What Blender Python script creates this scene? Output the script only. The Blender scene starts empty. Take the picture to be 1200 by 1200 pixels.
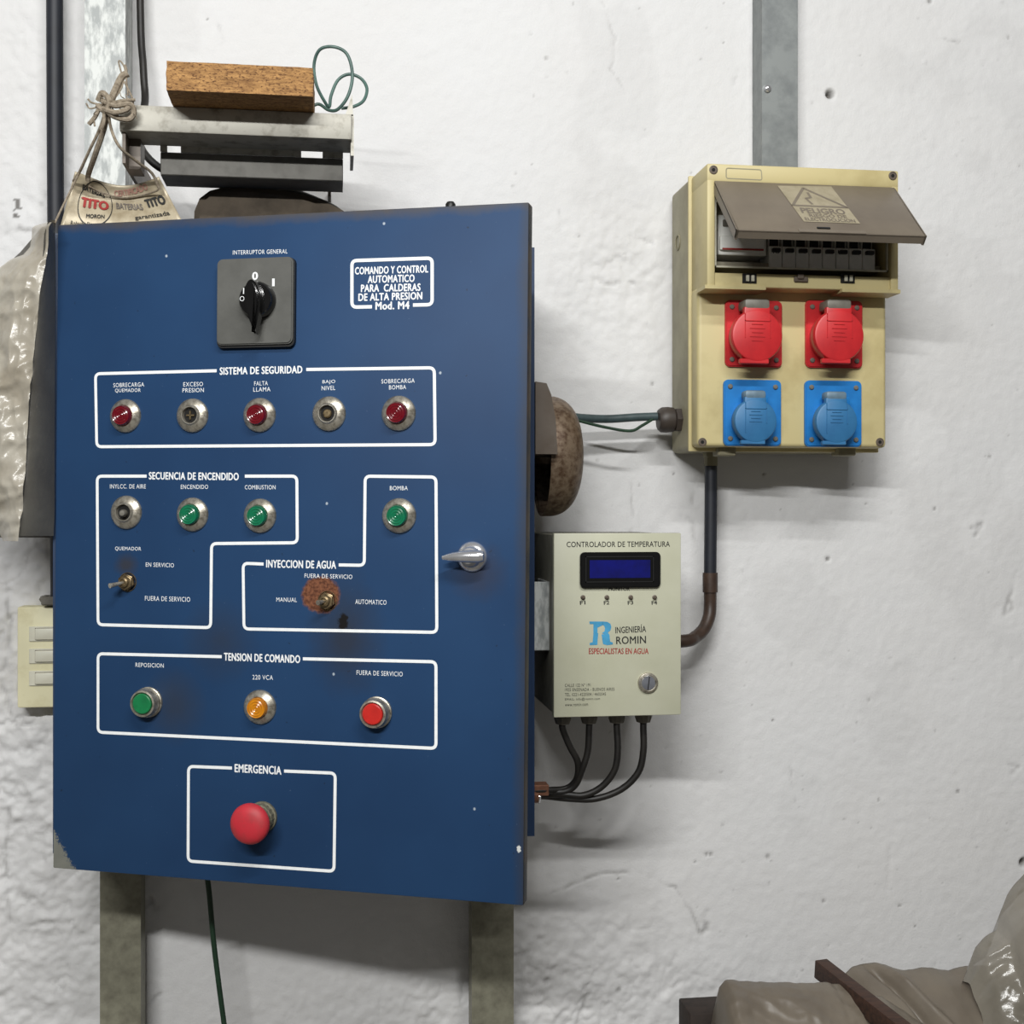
import bpy, bmesh, math, random
import numpy as np
from mathutils import Matrix, Vector
random.seed(7)
C = bpy.context.scene.collection
PI = math.pi
# ---------------------------------------------------------------- camera
F_PX = 1490.0; YAW = math.radians(8); DIST = 1.88; CZ = 1.45
SY, CY = math.sin(YAW), math.cos(YAW)
cam = bpy.data.cameras.new('camera'); cam.sensor_width = 36; cam.lens = F_PX/1200*36; cam.clip_start = .02
co = bpy.data.objects.new('camera', cam); C.objects.link(co)
co.location = (0, -DIST, CZ); co.rotation_euler = (PI/2, 0, -YAW)
bpy.context.scene.camera = co
# ---------------------------------------------------------------- world, lamps, exposure
w = bpy.data.worlds.new('room_ambience'); bpy.context.scene.world = w; w.use_nodes = True
w.node_tree.nodes['Background'].inputs[0].default_value = (1, .98, .95, 1)
w.node_tree.nodes['Background'].inputs[1].default_value = .10
def tube_lamp(loc, target, power, size=1.2):
    l = bpy.data.lights.new('fluorescent_tube', 'AREA'); l.shape = 'RECTANGLE'; l.size = size; l.size_y = .05
    l.energy = power; l.color = (1, 1, .985)
    o = bpy.data.objects.new('fluorescent_tube', l); C.objects.link(o)
    o.location = loc
    o.rotation_euler = (Vector(target)-Vector(loc)).to_track_quat('-Z', 'Y').to_euler()
    o['label'] = 'ceiling tube lamp'; return o
tube_lamp((.35, -2.15, CZ+1.68), (.45, 0, CZ-.3), 34)
tube_lamp((-.70, -2.9, CZ+1.22), (-.2, 0, CZ-.6), 62)
vs = bpy.context.scene.view_settings
vs.view_transform = 'Standard'; vs.look = 'None'; vs.gamma = 1; vs.use_curve_mapping = False; vs.exposure = 0.0

# ---------------------------------------------------------------- pixel helpers (a ray of the photograph met with a real plane)
CAM = Vector((0, -DIST, CZ)); FW = Vector((SY, CY, 0)); RT = Vector((CY, -SY, 0)); UP = Vector((0, 0, 1))
def ray(px, py): return FW + RT*((px-600)/F_PX) + UP*((600-py)/F_PX)
def P(px, py, y):
    d = ray(px, py); return CAM + d*((y-CAM.y)/d.y)
class Frame:
    def __init__(s, M): s.M = M; s.I = M.inverted()
    def uv(s, px, py):
        a = s.I @ CAM; b = s.I.to_3x3() @ ray(px, py); t = -a.y/b.y
        return a.x+b.x*t, a.z+b.z*t
    def m(s, px, py):                     # metres per pixel there (vertical)
        a = s.uv(px, py-.5); b = s.uv(px, py+.5); return math.hypot(a[0]-b[0], a[1]-b[1])
def wallframe(y, x=0, z=0): return Frame(Matrix.Translation((x, y, z)))

# ---------------------------------------------------------------- materials
def lin(c):
    return tuple(((v/255)/12.92 if v/255 <= .04045 else ((v/255+.055)/1.055)**2.4) for v in c) + (1,)
class NT:
    def __init__(s, name):
        s.m = bpy.data.materials.new(name); s.m.use_nodes = True; s.t = s.m.node_tree
        s.b = s.t.nodes['Principled BSDF']; s.tc = s.t.nodes.new('ShaderNodeTexCoord')
    def n(s, typ, **kw):
        x = s.t.nodes.new(typ)
        for k, v in kw.items(): setattr(x, k, v)
        return x
    def l(s, a, b): s.t.links.new(a, b)
    def obj(s): return s.tc.outputs['Object']
    def noise(s, scale, detail=4, rough=.55, stretch=None, vec=None):
        x = s.n('ShaderNodeTexNoise'); x.inputs['Scale'].default_value = scale
        x.inputs['Detail'].default_value = detail; x.inputs['Roughness'].default_value = rough
        v = vec or s.obj()
        if stretch:
            mp = s.n('ShaderNodeMapping'); mp.inputs['Scale'].default_value = stretch; s.l(v, mp.inputs[0]); v = mp.outputs[0]
        s.l(v, x.inputs['Vector']); return x.outputs['Fac']
    def ramp(s, fac, a, b, inv=False):
        x = s.n('ShaderNodeMapRange'); x.inputs['From Min'].default_value = a; x.inputs['From Max'].default_value = b
        if inv: x.inputs['To Min'].default_value = 1; x.inputs['To Max'].default_value = 0
        s.l(fac, x.inputs['Value']); return x.outputs[0]
    def math(s, op, a, b=None, clamp=False):
        x = s.n('ShaderNodeMath', operation=op); x.use_clamp = clamp
        for i, v in enumerate((a, b)):
            if v is None: continue
            if isinstance(v, (int, float)): x.inputs[i].default_value = v
            else: s.l(v, x.inputs[i])
        return x.outputs[0]
    def mix(s, fac, a, b):
        x = s.n('ShaderNodeMix', data_type='RGBA')
        for k, v in ((0, fac), (6, a), (7, b)):
            if isinstance(v, (int, float)): x.inputs[k].default_value = v
            elif isinstance(v, tuple): x.inputs[k].default_value = v
            else: s.l(v, x.inputs[k])
        return x.outputs[2]
    def blob(s, c, r, soft, wob=.5, nscale=60):     # a stain round point c (object space), ragged edge
        vm = s.n('ShaderNodeVectorMath', operation='SUBTRACT'); s.l(s.obj(), vm.inputs[0]); vm.inputs[1].default_value = c
        sc = s.n('ShaderNodeVectorMath', operation='DIVIDE'); s.l(vm.outputs[0], sc.inputs[0]); sc.inputs[1].default_value = r
        ln = s.n('ShaderNodeVectorMath', operation='LENGTH'); s.l(sc.outputs[0], ln.inputs[0])
        d = s.math('ADD', ln.outputs['Value'], s.math('MULTIPLY', s.math('SUBTRACT', s.noise(nscale, 5, .7), .5), wob*2))
        return s.ramp(d, 1-soft, 1+soft, inv=True)
    def color(s, c): s.l(c, s.b.inputs['Base Color']) if not isinstance(c, tuple) else setattr(s.b.inputs['Base Color'], 'default_value', c)
    def bump(s, fac, strength, dist=.001):
        x = s.n('ShaderNodeBump'); x.inputs['Strength'].default_value = strength; x.inputs['Distance'].default_value = dist
        s.l(fac, x.inputs['Height']); s.l(x.outputs[0], s.b.inputs['Normal'])
    def set(s, **kw):
        for k, v in kw.items(): s.b.inputs[k.replace('_', ' ')].default_value = v
def mat(name, c, rough=.5, metal=0, c2=None, scale=40, lo=.4, hi=.7, bump=0, bscale=200, bdist=.0006, detail=5, stretch=None, **kw):
    k = NT(name); k.set(Roughness=rough, Metallic=metal)
    if c2 is None: c2 = tuple(v*.82 for v in c)
    k.color(k.mix(k.ramp(k.noise(scale, detail, .6, stretch), lo, hi), lin(c), lin(c2)))
    if bump: k.bump(k.noise(bscale, 4, .6, stretch), bump, bdist)
    for a, b in kw.items(): k.set(**{a: b})
    return k.m
M = {}
M['white_ink'] = mat('white_ink', (248, 250, 250), .6, c2=(236, 240, 242), scale=150)
M['black_ink'] = mat('black_ink', (38, 38, 36), .6)
M['red_ink'] = mat('red_ink', (165, 45, 40), .6)
M['blue_ink'] = mat('blue_ink', (70, 160, 205), .6)
M['faded_red_ink'] = mat('faded_red_ink', (200, 150, 135), .7)
M['grey_ink'] = mat('grey_ink', (120, 112, 104), .7)
M['body_blue'] = mat('body_blue', (34, 56, 88), .4, c2=(28, 48, 76), scale=12)
M['galv'] = mat('galvanised_steel', (200, 203, 200), .5, .12, c2=(150, 154, 153), scale=110, lo=.42, hi=.6, bump=.12, bscale=300, stretch=(1, 1, .35))
M['galv_dull'] = mat('dull_galvanised_steel', (140, 144, 143), .5, .45, c2=(122, 126, 126), scale=35, lo=.4, hi=.65, bump=.1, bscale=300)
M['leg_paint'] = mat('grey_olive_steel', (146, 144, 126), .5, .2, c2=(116, 113, 98), scale=45, bump=.15)
M['bracket'] = mat('worn_tray_steel', (184, 181, 170), .5, .15, c2=(128, 122, 108), scale=55, lo=.5, hi=.75, bump=.2, bscale=160)
M['bezel'] = mat('dull_nickel', (196, 190, 176), .36, .75, c2=(120, 112, 98), scale=160, lo=.45, hi=.72, bump=.2, bscale=500)
M['chrome'] = mat('chrome', (235, 235, 238), .22, .8, c2=(215, 215, 218))
M['brass'] = mat('aged_brass', (150, 132, 100), .4, .8, c2=(92, 78, 58), scale=200)
M['lens_red'] = mat('red_lens', (108, 8, 24), .2, Coat_Weight=.6, c2=(96, 8, 22), scale=60)
M['lens_green'] = mat('green_lens', (12, 118, 80), .25, Coat_Weight=.6, c2=(8, 92, 62), scale=60)
M['lens_amber'] = mat('amber_lens', (214, 138, 16), .25, Coat_Weight=.6, c2=(180, 104, 10), scale=60)
M['button_green'] = mat('green_button', (22, 128, 74), .4)
M['button_red'] = mat('red_button', (206, 42, 34), .4, c2=(184, 34, 28))
M['mushroom'] = mat('red_mushroom', (196, 44, 56), .55, c2=(176, 52, 58), scale=60, lo=.45, hi=.7)
M['dark'] = mat('black_plastic', (22, 22, 22), .45)
M['gloss_black'] = mat('gloss_black_plastic', (14, 14, 14), .18, Coat_Weight=.5)
M['hole'] = mat('dark_recess', (14, 12, 10), .8)
M['switch_grey'] = mat('grey_switch_plate', (94, 94, 90), .5, c2=(76, 76, 72), scale=18, bump=.08)
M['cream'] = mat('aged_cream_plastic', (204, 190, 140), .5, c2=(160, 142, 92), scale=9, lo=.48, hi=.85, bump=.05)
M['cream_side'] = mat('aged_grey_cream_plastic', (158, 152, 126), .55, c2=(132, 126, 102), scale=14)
M['visor'] = mat('smoked_visor_plastic', (122, 112, 98), .45, c2=(108, 98, 86), scale=10)
M['sticker'] = mat('faded_sticker', (166, 156, 132), .6, c2=(150, 140, 116), scale=60)
M['red_plastic'] = mat('red_socket_plastic', (206, 44, 48), .42, c2=(178, 34, 40), scale=20)
M['blue_plastic'] = mat('blue_socket_plastic', (32, 126, 200), .42, c2=(24, 104, 172), scale=20)
M['blue_cap'] = mat('dull_blue_lid_plastic', (56, 120, 168), .48, c2=(44, 102, 150), scale=20)
M['grey_plastic'] = mat('grey_plastic', (122, 118, 108), .5, c2=(100, 96, 88))
M['breaker'] = mat('breaker_plastic', (236, 236, 230), .5, c2=(220, 220, 212))
M['gasket'] = mat('white_gasket', (196, 192, 172), .6)
M['ctrl'] = mat('cream_painted_steel', (196, 196, 174), .42, c2=(184, 184, 160), scale=8, bump=.03)
M['screen'] = mat('blue_display_glass', (12, 18, 110), .1, c2=(10, 14, 84), Coat_Weight=1.0)
M['rust_bell'] = mat('rusty_gong_steel', (132, 114, 94), .5, .3, c2=(84, 62, 44), scale=110, lo=.40, hi=.64, bump=.4, bscale=220, bdist=.001)
M['bell_body'] = mat('brown_grey_cast_housing', (104, 94, 84), .5, .1, c2=(90, 78, 66), scale=25)
M['green_sheath'] = mat('grey_green_cable_sheath', (66, 82, 84), .5, c2=(50, 64, 66), scale=60)
M['green_wire'] = mat('green_wire_insulation', (78, 108, 100), .45, c2=(50, 76, 72))
M['dark_green'] = mat('dark_green_cable', (32, 62, 42), .5)
M['cable'] = mat('black_cable_rubber', (24, 22, 20), .5, c2=(36, 33, 29))
M['black_pipe'] = mat('black_blue_conduit', (34, 37, 45), .55)
M['brown_pipe'] = mat('brown_conduit', (72, 56, 46), .45, c2=(54, 42, 36), scale=60)
M['copper'] = mat('copper_fitting', (140, 98, 76), .5, .3, c2=(110, 74, 58), scale=90)
M['old_ivory'] = mat('old_ivory_plastic', (236, 230, 192), .5, c2=(206, 196, 150), scale=22, lo=.5, hi=.8)
M['rocker'] = mat('white_rocker', (226, 224, 206), .4, c2=(214, 210, 190))
M['string'] = mat('dirty_string', (158, 146, 128), .9, c2=(112, 100, 84), scale=260, bump=.6, bscale=900)
M['paper'] = mat('aged_foil_paper', (190, 178, 152), .4, .15, c2=(160, 146, 120), scale=60, lo=.4, hi=.7, bump=.2, bscale=250)
M['tarp'] = mat('dusty_brown_plastic_sheet', (122, 113, 100), .42, c2=(104, 95, 84), scale=9, bump=.15, bscale=40, bdist=.003)
M['dark_wood'] = mat('dark_plank', (74, 50, 38), .7, c2=(44, 30, 24), scale=30, bump=.4, stretch=(1, 6, 6))
M['dark_block'] = mat('dark_weathered_wood', (54, 44, 38), .8, c2=(36, 30, 27), scale=50, bump=.4)
M['stone_floor'] = mat('grey_concrete_floor', (120, 116, 108), .8, c2=(98, 94, 88), scale=5, bump=.3, bscale=60)

def m_door():
    k = NT('blue_enamel'); k.set(Roughness=.5); k.b.inputs['Specular IOR Level'].default_value = .16
    c = k.mix(k.ramp(k.noise(5, 3), .35, .7), lin((38, 68, 105)), lin((34, 61, 96)))
    c = k.mix(k.math('MULTIPLY', k.ramp(k.noise(300, 2, .5), .72, .78), .5), c, lin((90, 112, 140)))          # dust specks
    c = k.mix(k.math('MULTIPLY', k.ramp(k.noise(130, 2, .5), .74, .77), .7), c, lin((30, 40, 52)))
    c = k.mix(k.math('MULTIPLY', k.blob(DF_P(405, 700), (.030, 1, .07), .9, .4, 30), .0), c, lin((60, 50, 40)))
    c = k.mix(k.math('MULTIPLY', k.blob(DF_P(405, 745), (.030, 1, .045), .8, .5, 30), .65), c, lin((52, 50, 48)))   # grime streak under the toggle
    c = k.mix(k.math('MULTIPLY', k.blob(DF_P(205, 826), (.026, 1, .030), .7, .4, 40), .5), c, lin((58, 58, 58)))
    c = k.mix(k.math('MULTIPLY', k.blob(DF_P(258, 750), (.028, 1, .030), .9, .5, 40), .45), c, lin((54, 54, 54)))
    c = k.mix(k.math('MULTIPLY', k.blob(DF_P(560, 670), (.022, 1, .022), .8, .5, 60), .5), c, lin((62, 52, 46)))
    c = k.mix(k.math('MULTIPLY', k.blob(DF_P(148, 662), (.012, 1, .010), .6, .5, 90), .7), c, lin((62, 58, 54)))
    c = k.mix(k.blob(DF_P(376, 697), (.0235, 1, .0215), .09, .25, 120), c, k.mix(k.ramp(k.noise(260, 5), .4, .6), lin((132, 86, 62)), lin((88, 54, 40))))  # rust
    c = k.mix(k.blob(DF_P(402, 729), (.006, 1, .010), .2, .9, 190), c, lin((26, 24, 24)))
    sep = k.n('ShaderNodeSeparateXYZ'); k.l(k.obj(), sep.inputs[0])
    nz = k.math('MULTIPLY', k.math('SUBTRACT', k.noise(18, 5, .65), .5), .022)
    top = k.ramp(k.math('ADD', sep.outputs['Z'], nz), .787, .803)
    c = k.mix(k.math('MULTIPLY', top, .85), c, lin((86, 78, 66)))
    rt = k.ramp(k.math('ADD', sep.outputs['X'], k.math('MULTIPLY', nz, .7)), .585, .604)
    c = k.mix(k.math('MULTIPLY', rt, .75), c, lin((62, 60, 56)))
    edge = k.math('GREATER_THAN', sep.outputs['X'], .5994)
    c = k.mix(edge, c, k.mix(k.ramp(k.noise(20, 4), .4, .6), lin((70, 62, 54)), lin((44, 50, 58))))
    # flaked corner, bare grey primer
    d = k.math('ADD', k.math('ADD', k.math('MULTIPLY', sep.outputs['X'], 1.15), k.math('MULTIPLY', sep.outputs['Z'], .75)),
               k.math('MULTIPLY', k.math('SUBTRACT', k.noise(170, 8, .85), .5), .06))
    c = k.mix(k.ramp(d, .0345, .0365, inv=True), c, k.mix(k.noise(40), lin((150, 150, 140)), lin((112, 114, 108))))
    c = k.mix(k.blob(DF_P(608, 995), (.0022, 1, .004), .15, .9, 400), c, lin((220, 222, 218)))
    for q in ((516, 437), (556, 948), (450, 262), (391, 790), (195, 300), (383, 590)):
        c = k.mix(k.blob(DF_P(*q), (.0014, 1, .0016), .3, .6, 500), c, lin((170, 180, 190)))
    k.color(c); k.bump(k.noise(260, 2), .06, .0005)
    return k.m

# ---------------------------------------------------------------- mesh helpers
WM = {}
def tag(o, label=None, cat=None, group=None, kind=None):
    if label: o['label'] = label
    if cat: o['category'] = cat
    if group: o['group'] = group
    if kind: o['kind'] = kind
    return o
def thing(name, label, cat, loc=(0, 0, 0), group=None, Mx=None):
    o = bpy.data.objects.new(name, None); C.objects.link(o); o.empty_display_size = .02
    Mx = Mx or Matrix.Translation(loc); o.matrix_world = Mx; WM[o] = Mx
    return tag(o, label, cat, group)
def finish(me, smooth):
    if smooth:
        me.shade_smooth()
        try: me.set_sharp_from_angle(angle=math.radians(smooth))
        except Exception: pass
def obj(name, src, m, parent=None, Mx=None, smooth=35, label=None):
    """link ONE mesh object. Mx: mesh is local to matrix Mx; otherwise mesh is in world space."""
    if isinstance(src, bmesh.types.BMesh):
        me = bpy.data.meshes.new(name); src.normal_update(); src.to_mesh(me); src.free()
    else: me = src
    mats = m if isinstance(m, (list, tuple)) else [m]
    for x in mats: me.materials.append(M[x] if isinstance(x, str) else x)
    finish(me, smooth)
    o = bpy.data.objects.new(name, me); C.objects.link(o)
    if Mx is None:
        n = len(me.vertices); a = np.empty(n*3); me.vertices.foreach_get('co', a); a = a.reshape(-1, 3)
        c = (a.min(0)+a.max(0))/2; c[2] = a[:, 2].min() if parent is None else c[2]
        Mx = Matrix.Translation(Vector(c)); me.transform(Mx.inverted())
    WM[o] = Mx
    if parent: o.parent = parent; o.matrix_local = WM[parent].inverted() @ Mx
    else: o.matrix_world = Mx
    if label: o['label'] = label
    return o
def clone(o, name, parent, Mx):
    c = o.copy(); c.name = name; C.objects.link(c); c.parent = parent; WM[c] = Mx
    if parent: c.matrix_local = WM[parent].inverted() @ Mx
    for ch in [k for k in bpy.data.objects if k.parent == o]:
        d = ch.copy(); C.objects.link(d); d.parent = c; d.matrix_local = ch.matrix_local.copy(); WM[d] = Mx @ ch.matrix_local
    return c
def B(): return bmesh.new()
def box(bm, a, b, bev=0, seg=2, Mx=None, mi=0):
    r = bmesh.ops.create_cube(bm, size=1); vs_ = r['verts']
    for v in vs_:
        v.co = Vector(((a[i]+b[i])/2 + v.co[i]*(abs(b[i]-a[i])) for i in range(3)))
    fs = set(f for v in vs_ for f in v.link_faces)
    for f in fs: f.material_index = mi
    if bev:
        es = list(set(e for v in vs_ for e in v.link_edges))
        rr = bmesh.ops.bevel(bm, geom=es, offset=bev, segments=seg, affect='EDGES', profile=.5)
        vs_ = list(set(v for f in rr['faces'] for v in f.verts) | set(v for v in vs_ if v.is_valid))
    if Mx is not None: bmesh.ops.transform(bm, matrix=Mx, verts=[v for v in vs_ if v.is_valid])
    return bm
def lathe(bm, prof, seg=28, Mx=Matrix.Identity(4), mi=0, rib=None):
    """profile (radius, outward); axis is local -Y"""
    rings = []
    for r, h in prof:
        if r < 1e-6: rings.append([bm.verts.new(Mx @ Vector((0, -h, 0)))]); continue
        ring = []
        for i in range(seg):
            a = 2*PI*i/seg; rr = r*(1+(rib if rib and i % 2 else 0))
            ring.append(bm.verts.new(Mx @ Vector((rr*math.cos(a), -h, rr*math.sin(a)))))
        rings.append(ring)
    for p, q in zip(rings, rings[1:]):
        for i in range(seg):
            j = (i+1) % seg
            vs_ = [p[i % len(p)], p[j % len(p)], q[j % len(q)], q[i % len(q)]]
            u = []
            for v in vs_:
                if v not in u: u.append(v)
            if len(u) > 2:
                try: f = bm.faces.new(u); f.material_index = mi
                except ValueError: pass
    return bm
def smoothpath(pts, n=6):
    pts = [Vector(p) for p in pts]
    if len(pts) < 3: return pts
    out = []
    ext = [pts[0]*2-pts[1]] + pts + [pts[-1]*2-pts[-2]]
    for i in range(1, len(ext)-2):
        a, b, c, d = ext[i-1:i+3]
        for k in range(n):
            t = k/n
            out.append(.5*((2*b)+(c-a)*t+(2*a-5*b+4*c-d)*t*t+(3*b-a-3*c+d)*t**3))
    out.append(pts[-1]); return out
def tube(bm, pts, r, seg=10, n=6, mi=0, rfun=None):
    path = smoothpath(pts, n); rings = []; prev = None
    for i, p in enumerate(path):
        t = (path[min(i+1, len(path)-1)]-path[max(i-1, 0)]).normalized()
        if prev is None:
            prev = t.orthogonal().normalized()
        u = (prev-t*prev.dot(t)).normalized(); v = t.cross(u); prev = u
        rr = r if rfun is None else r*rfun(i/(len(path)-1))
        rings.append([bm.verts.new(p+(u*math.cos(2*PI*k/seg)+v*math.sin(2*PI*k/seg))*rr) for k in range(seg)])
    for a, b in zip(rings, rings[1:]):
        for k in range(seg):
            f = bm.faces.new((a[k], a[(k+1) % seg], b[(k+1) % seg], b[k])); f.material_index = mi
    bm.faces.new(rings[0][::-1]); bm.faces.new(rings[-1]); return bm
def prism(bm, outline, y0, y1, bev=0, mi=0, Mx=None):
    """outline of (x,z) extruded between y0 and y1"""
    a = [bm.verts.new((x, y0, z)) for x, z in outline]; b = [bm.verts.new((x, y1, z)) for x, z in outline]
    fs = [bm.faces.new(a), bm.faces.new(b[::-1])]
    n = len(a)
    for i in range(n): fs.append(bm.faces.new((a[i], b[i], b[(i+1) % n], a[(i+1) % n])))
    for f in fs: f.material_index = mi
    bmesh.ops.recalc_face_normals(bm, faces=fs)
    if bev:
        es = list(set(e for e in fs[0].edges))
        bmesh.ops.bevel(bm, geom=es, offset=bev, segments=2, affect='EDGES')
    if Mx is not None: bmesh.ops.transform(bm, matrix=Mx, verts=a+b)
    return bm
def rrect(x0, z0, x1, z1, r, n=5):
    o = []
    for cx, cz, a0 in ((x1-r, z1-r, 0), (x0+r, z1-r, 90), (x0+r, z0+r, 180), (x1-r, z0+r, 270)):
        for k in range(n+1):
            a = math.radians(a0+90*k/n); o.append((cx+r*math.cos(a), cz+r*math.sin(a)))
    return o
def text_mesh(s, bold=0.0, spacing=1.0):
    cu = bpy.data.curves.new('lettering', 'FONT'); cu.body = s; cu.resolution_u = 3; cu.space_character = spacing
    t = bpy.data.objects.new('lettering', cu)
    me = bpy.data.meshes.new_from_object(t); bpy.data.objects.remove(t); bpy.data.curves.remove(cu)
    me.materials.clear()
    if bold:                                   # heavier strokes: shifted copies of the same letters
        b = bmesh.new(); b.from_mesh(me); g = b.verts[:]+b.edges[:]+b.faces[:]; k = bold*1.3
        for dx, dy, dz in ((k, 0, .004), (-k, 0, -.004), (0, k*.6, .008), (0, -k*.6, -.008)):
            r = bmesh.ops.duplicate(b, geom=g)
            for v in r['geom']:
                if isinstance(v, bmesh.types.BMVert): v.co += Vector((dx, dy, dz))
        b.to_mesh(me); b.free()
    return me
def coords(me):
    a = np.empty(len(me.vertices)*3); me.vertices.foreach_get('co', a); return a.reshape(-1, 3)
def setco(me, a): me.vertices.foreach_set('co', a.ravel()); me.update()
def lettering(fr, s, l, r, h, m, parent, bold=.02, eps=.0003, name='lettering', warp=None, spacing=1.0):
    """s runs from pixel l to pixel r (centre line), h pixels high, printed on the frame's plane"""
    me = text_mesh(s, bold, spacing); a = coords(me)
    lo, hi = a.min(0), a.max(0)
    (u0, v0), (u1, v1) = fr.uv(*l), fr.uv(*r); W = math.hypot(u1-u0, v1-v0); H = fr.m((l[0]+r[0])/2, l[1])*h
    ca, sa = (u1-u0)/W, (v1-v0)/W
    x = (a[:, 0]-lo[0])/(hi[0]-lo[0])*W; y = ((a[:, 1]-lo[1])/(hi[1]-lo[1])-.5)*H
    b = np.stack([u0+x*ca-y*sa, -eps-a[:, 2]*.005, v0+x*sa+y*ca], 1)
    setco(me, b)
    return obj(name, me, m, parent, fr.M, smooth=0)
def ribbon(fr, pts, wpx, rad, m, parent, name='printed_frame', closed=False, eps=.0003):
    q = [Vector((*fr.uv(*p), 0)) for p in pts]; path = [] if closed else [q[0]]
    idx = range(len(q)) if closed else range(1, len(q)-1)
    for i in idx:
        a, b, c = q[i-1], q[i], q[(i+1) % len(q)]; d1 = (a-b).normalized(); d2 = (c-b).normalized()
        for k in range(6):
            t = k/5; path.append((b+d1*rad)*(1-t)**2 + b*2*t*(1-t) + (b+d2*rad)*t*t)
    if not closed: path.append(q[-1])
    wd = fr.m(*pts[0])*wpx/2; bm = B(); prev = None; n = len(path); rows = []
    for i, p in enumerate(path):
        a = path[(i-1) % n] if closed or i else p; c = path[(i+1) % n] if closed or i < n-1 else p
        t = (c-a).normalized(); nn = Vector((-t.y, t.x, 0))*wd
        rows.append((bm.verts.new((p.x+nn.x, -eps, p.y+nn.y)), bm.verts.new((p.x-nn.x, -eps, p.y-nn.y))))
    for i in range(n if closed else n-1):
        a, b = rows[i], rows[(i+1) % n]; bm.faces.new((a[0], a[1], b[1], b[0]))
    return obj(name, bm, m, parent, fr.M, smooth=0)

# numpy value noise
_rng = np.random.RandomState(3); _tab = _rng.rand(256, 256)
def vnoise(x, y):
    xi = np.floor(x).astype(int); yi = np.floor(y).astype(int); fx = x-xi; fy = y-yi
    fx = fx*fx*(3-2*fx); fy = fy*fy*(3-2*fy)
    g = lambda i, j: _tab[(xi+i) & 255, (yi+j) & 255]
    return (g(0, 0)*(1-fx)+g(1, 0)*fx)*(1-fy)+(g(0, 1)*(1-fx)+g(1, 1)*fx)*fy
def fbm(x, y, o=4):
    r = 0; a = .5
    for k in range(o): r = r+a*(vnoise(x*2**k+17*k, y*2**k+31*k)-.5); a *= .5
    return r*2
def crumple(x, y, s, o=4, seed=0):
    """sharp folds: ridged facets"""
    r = 0; a = 1.; rs = np.random.RandomState(seed)
    for k in range(o):
        th = rs.rand()*PI; u = (x*math.cos(th)+y*math.sin(th))*s*1.7**k; v = (-x*math.sin(th)+y*math.cos(th))*s*1.7**k
        r = r+a*(1-np.abs(vnoise(u+9*k, v*.6+5*k)*2-1)-.5); a *= .55
    return r
def grid_mesh(name, X, Y, Z):
    nr, nc = X.shape; me = bpy.data.meshes.new(name)
    v = np.stack([X, Y, Z], -1).reshape(-1, 3)
    i = np.arange(nr*nc).reshape(nr, nc); f = np.stack([i[:-1, :-1], i[:-1, 1:], i[1:, 1:], i[1:, :-1]], -1).reshape(-1, 4)
    me.vertices.add(len(v)); me.vertices.foreach_set('co', v.astype(np.float32).ravel())
    me.loops.add(f.size); me.loops.foreach_set('vertex_index', f.astype(np.int32).ravel())
    me.polygons.add(len(f)); me.polygons.foreach_set('loop_start', (np.arange(len(f))*4).astype(np.int32))
    me.update(calc_edges=True); me.validate(); return me

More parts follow.
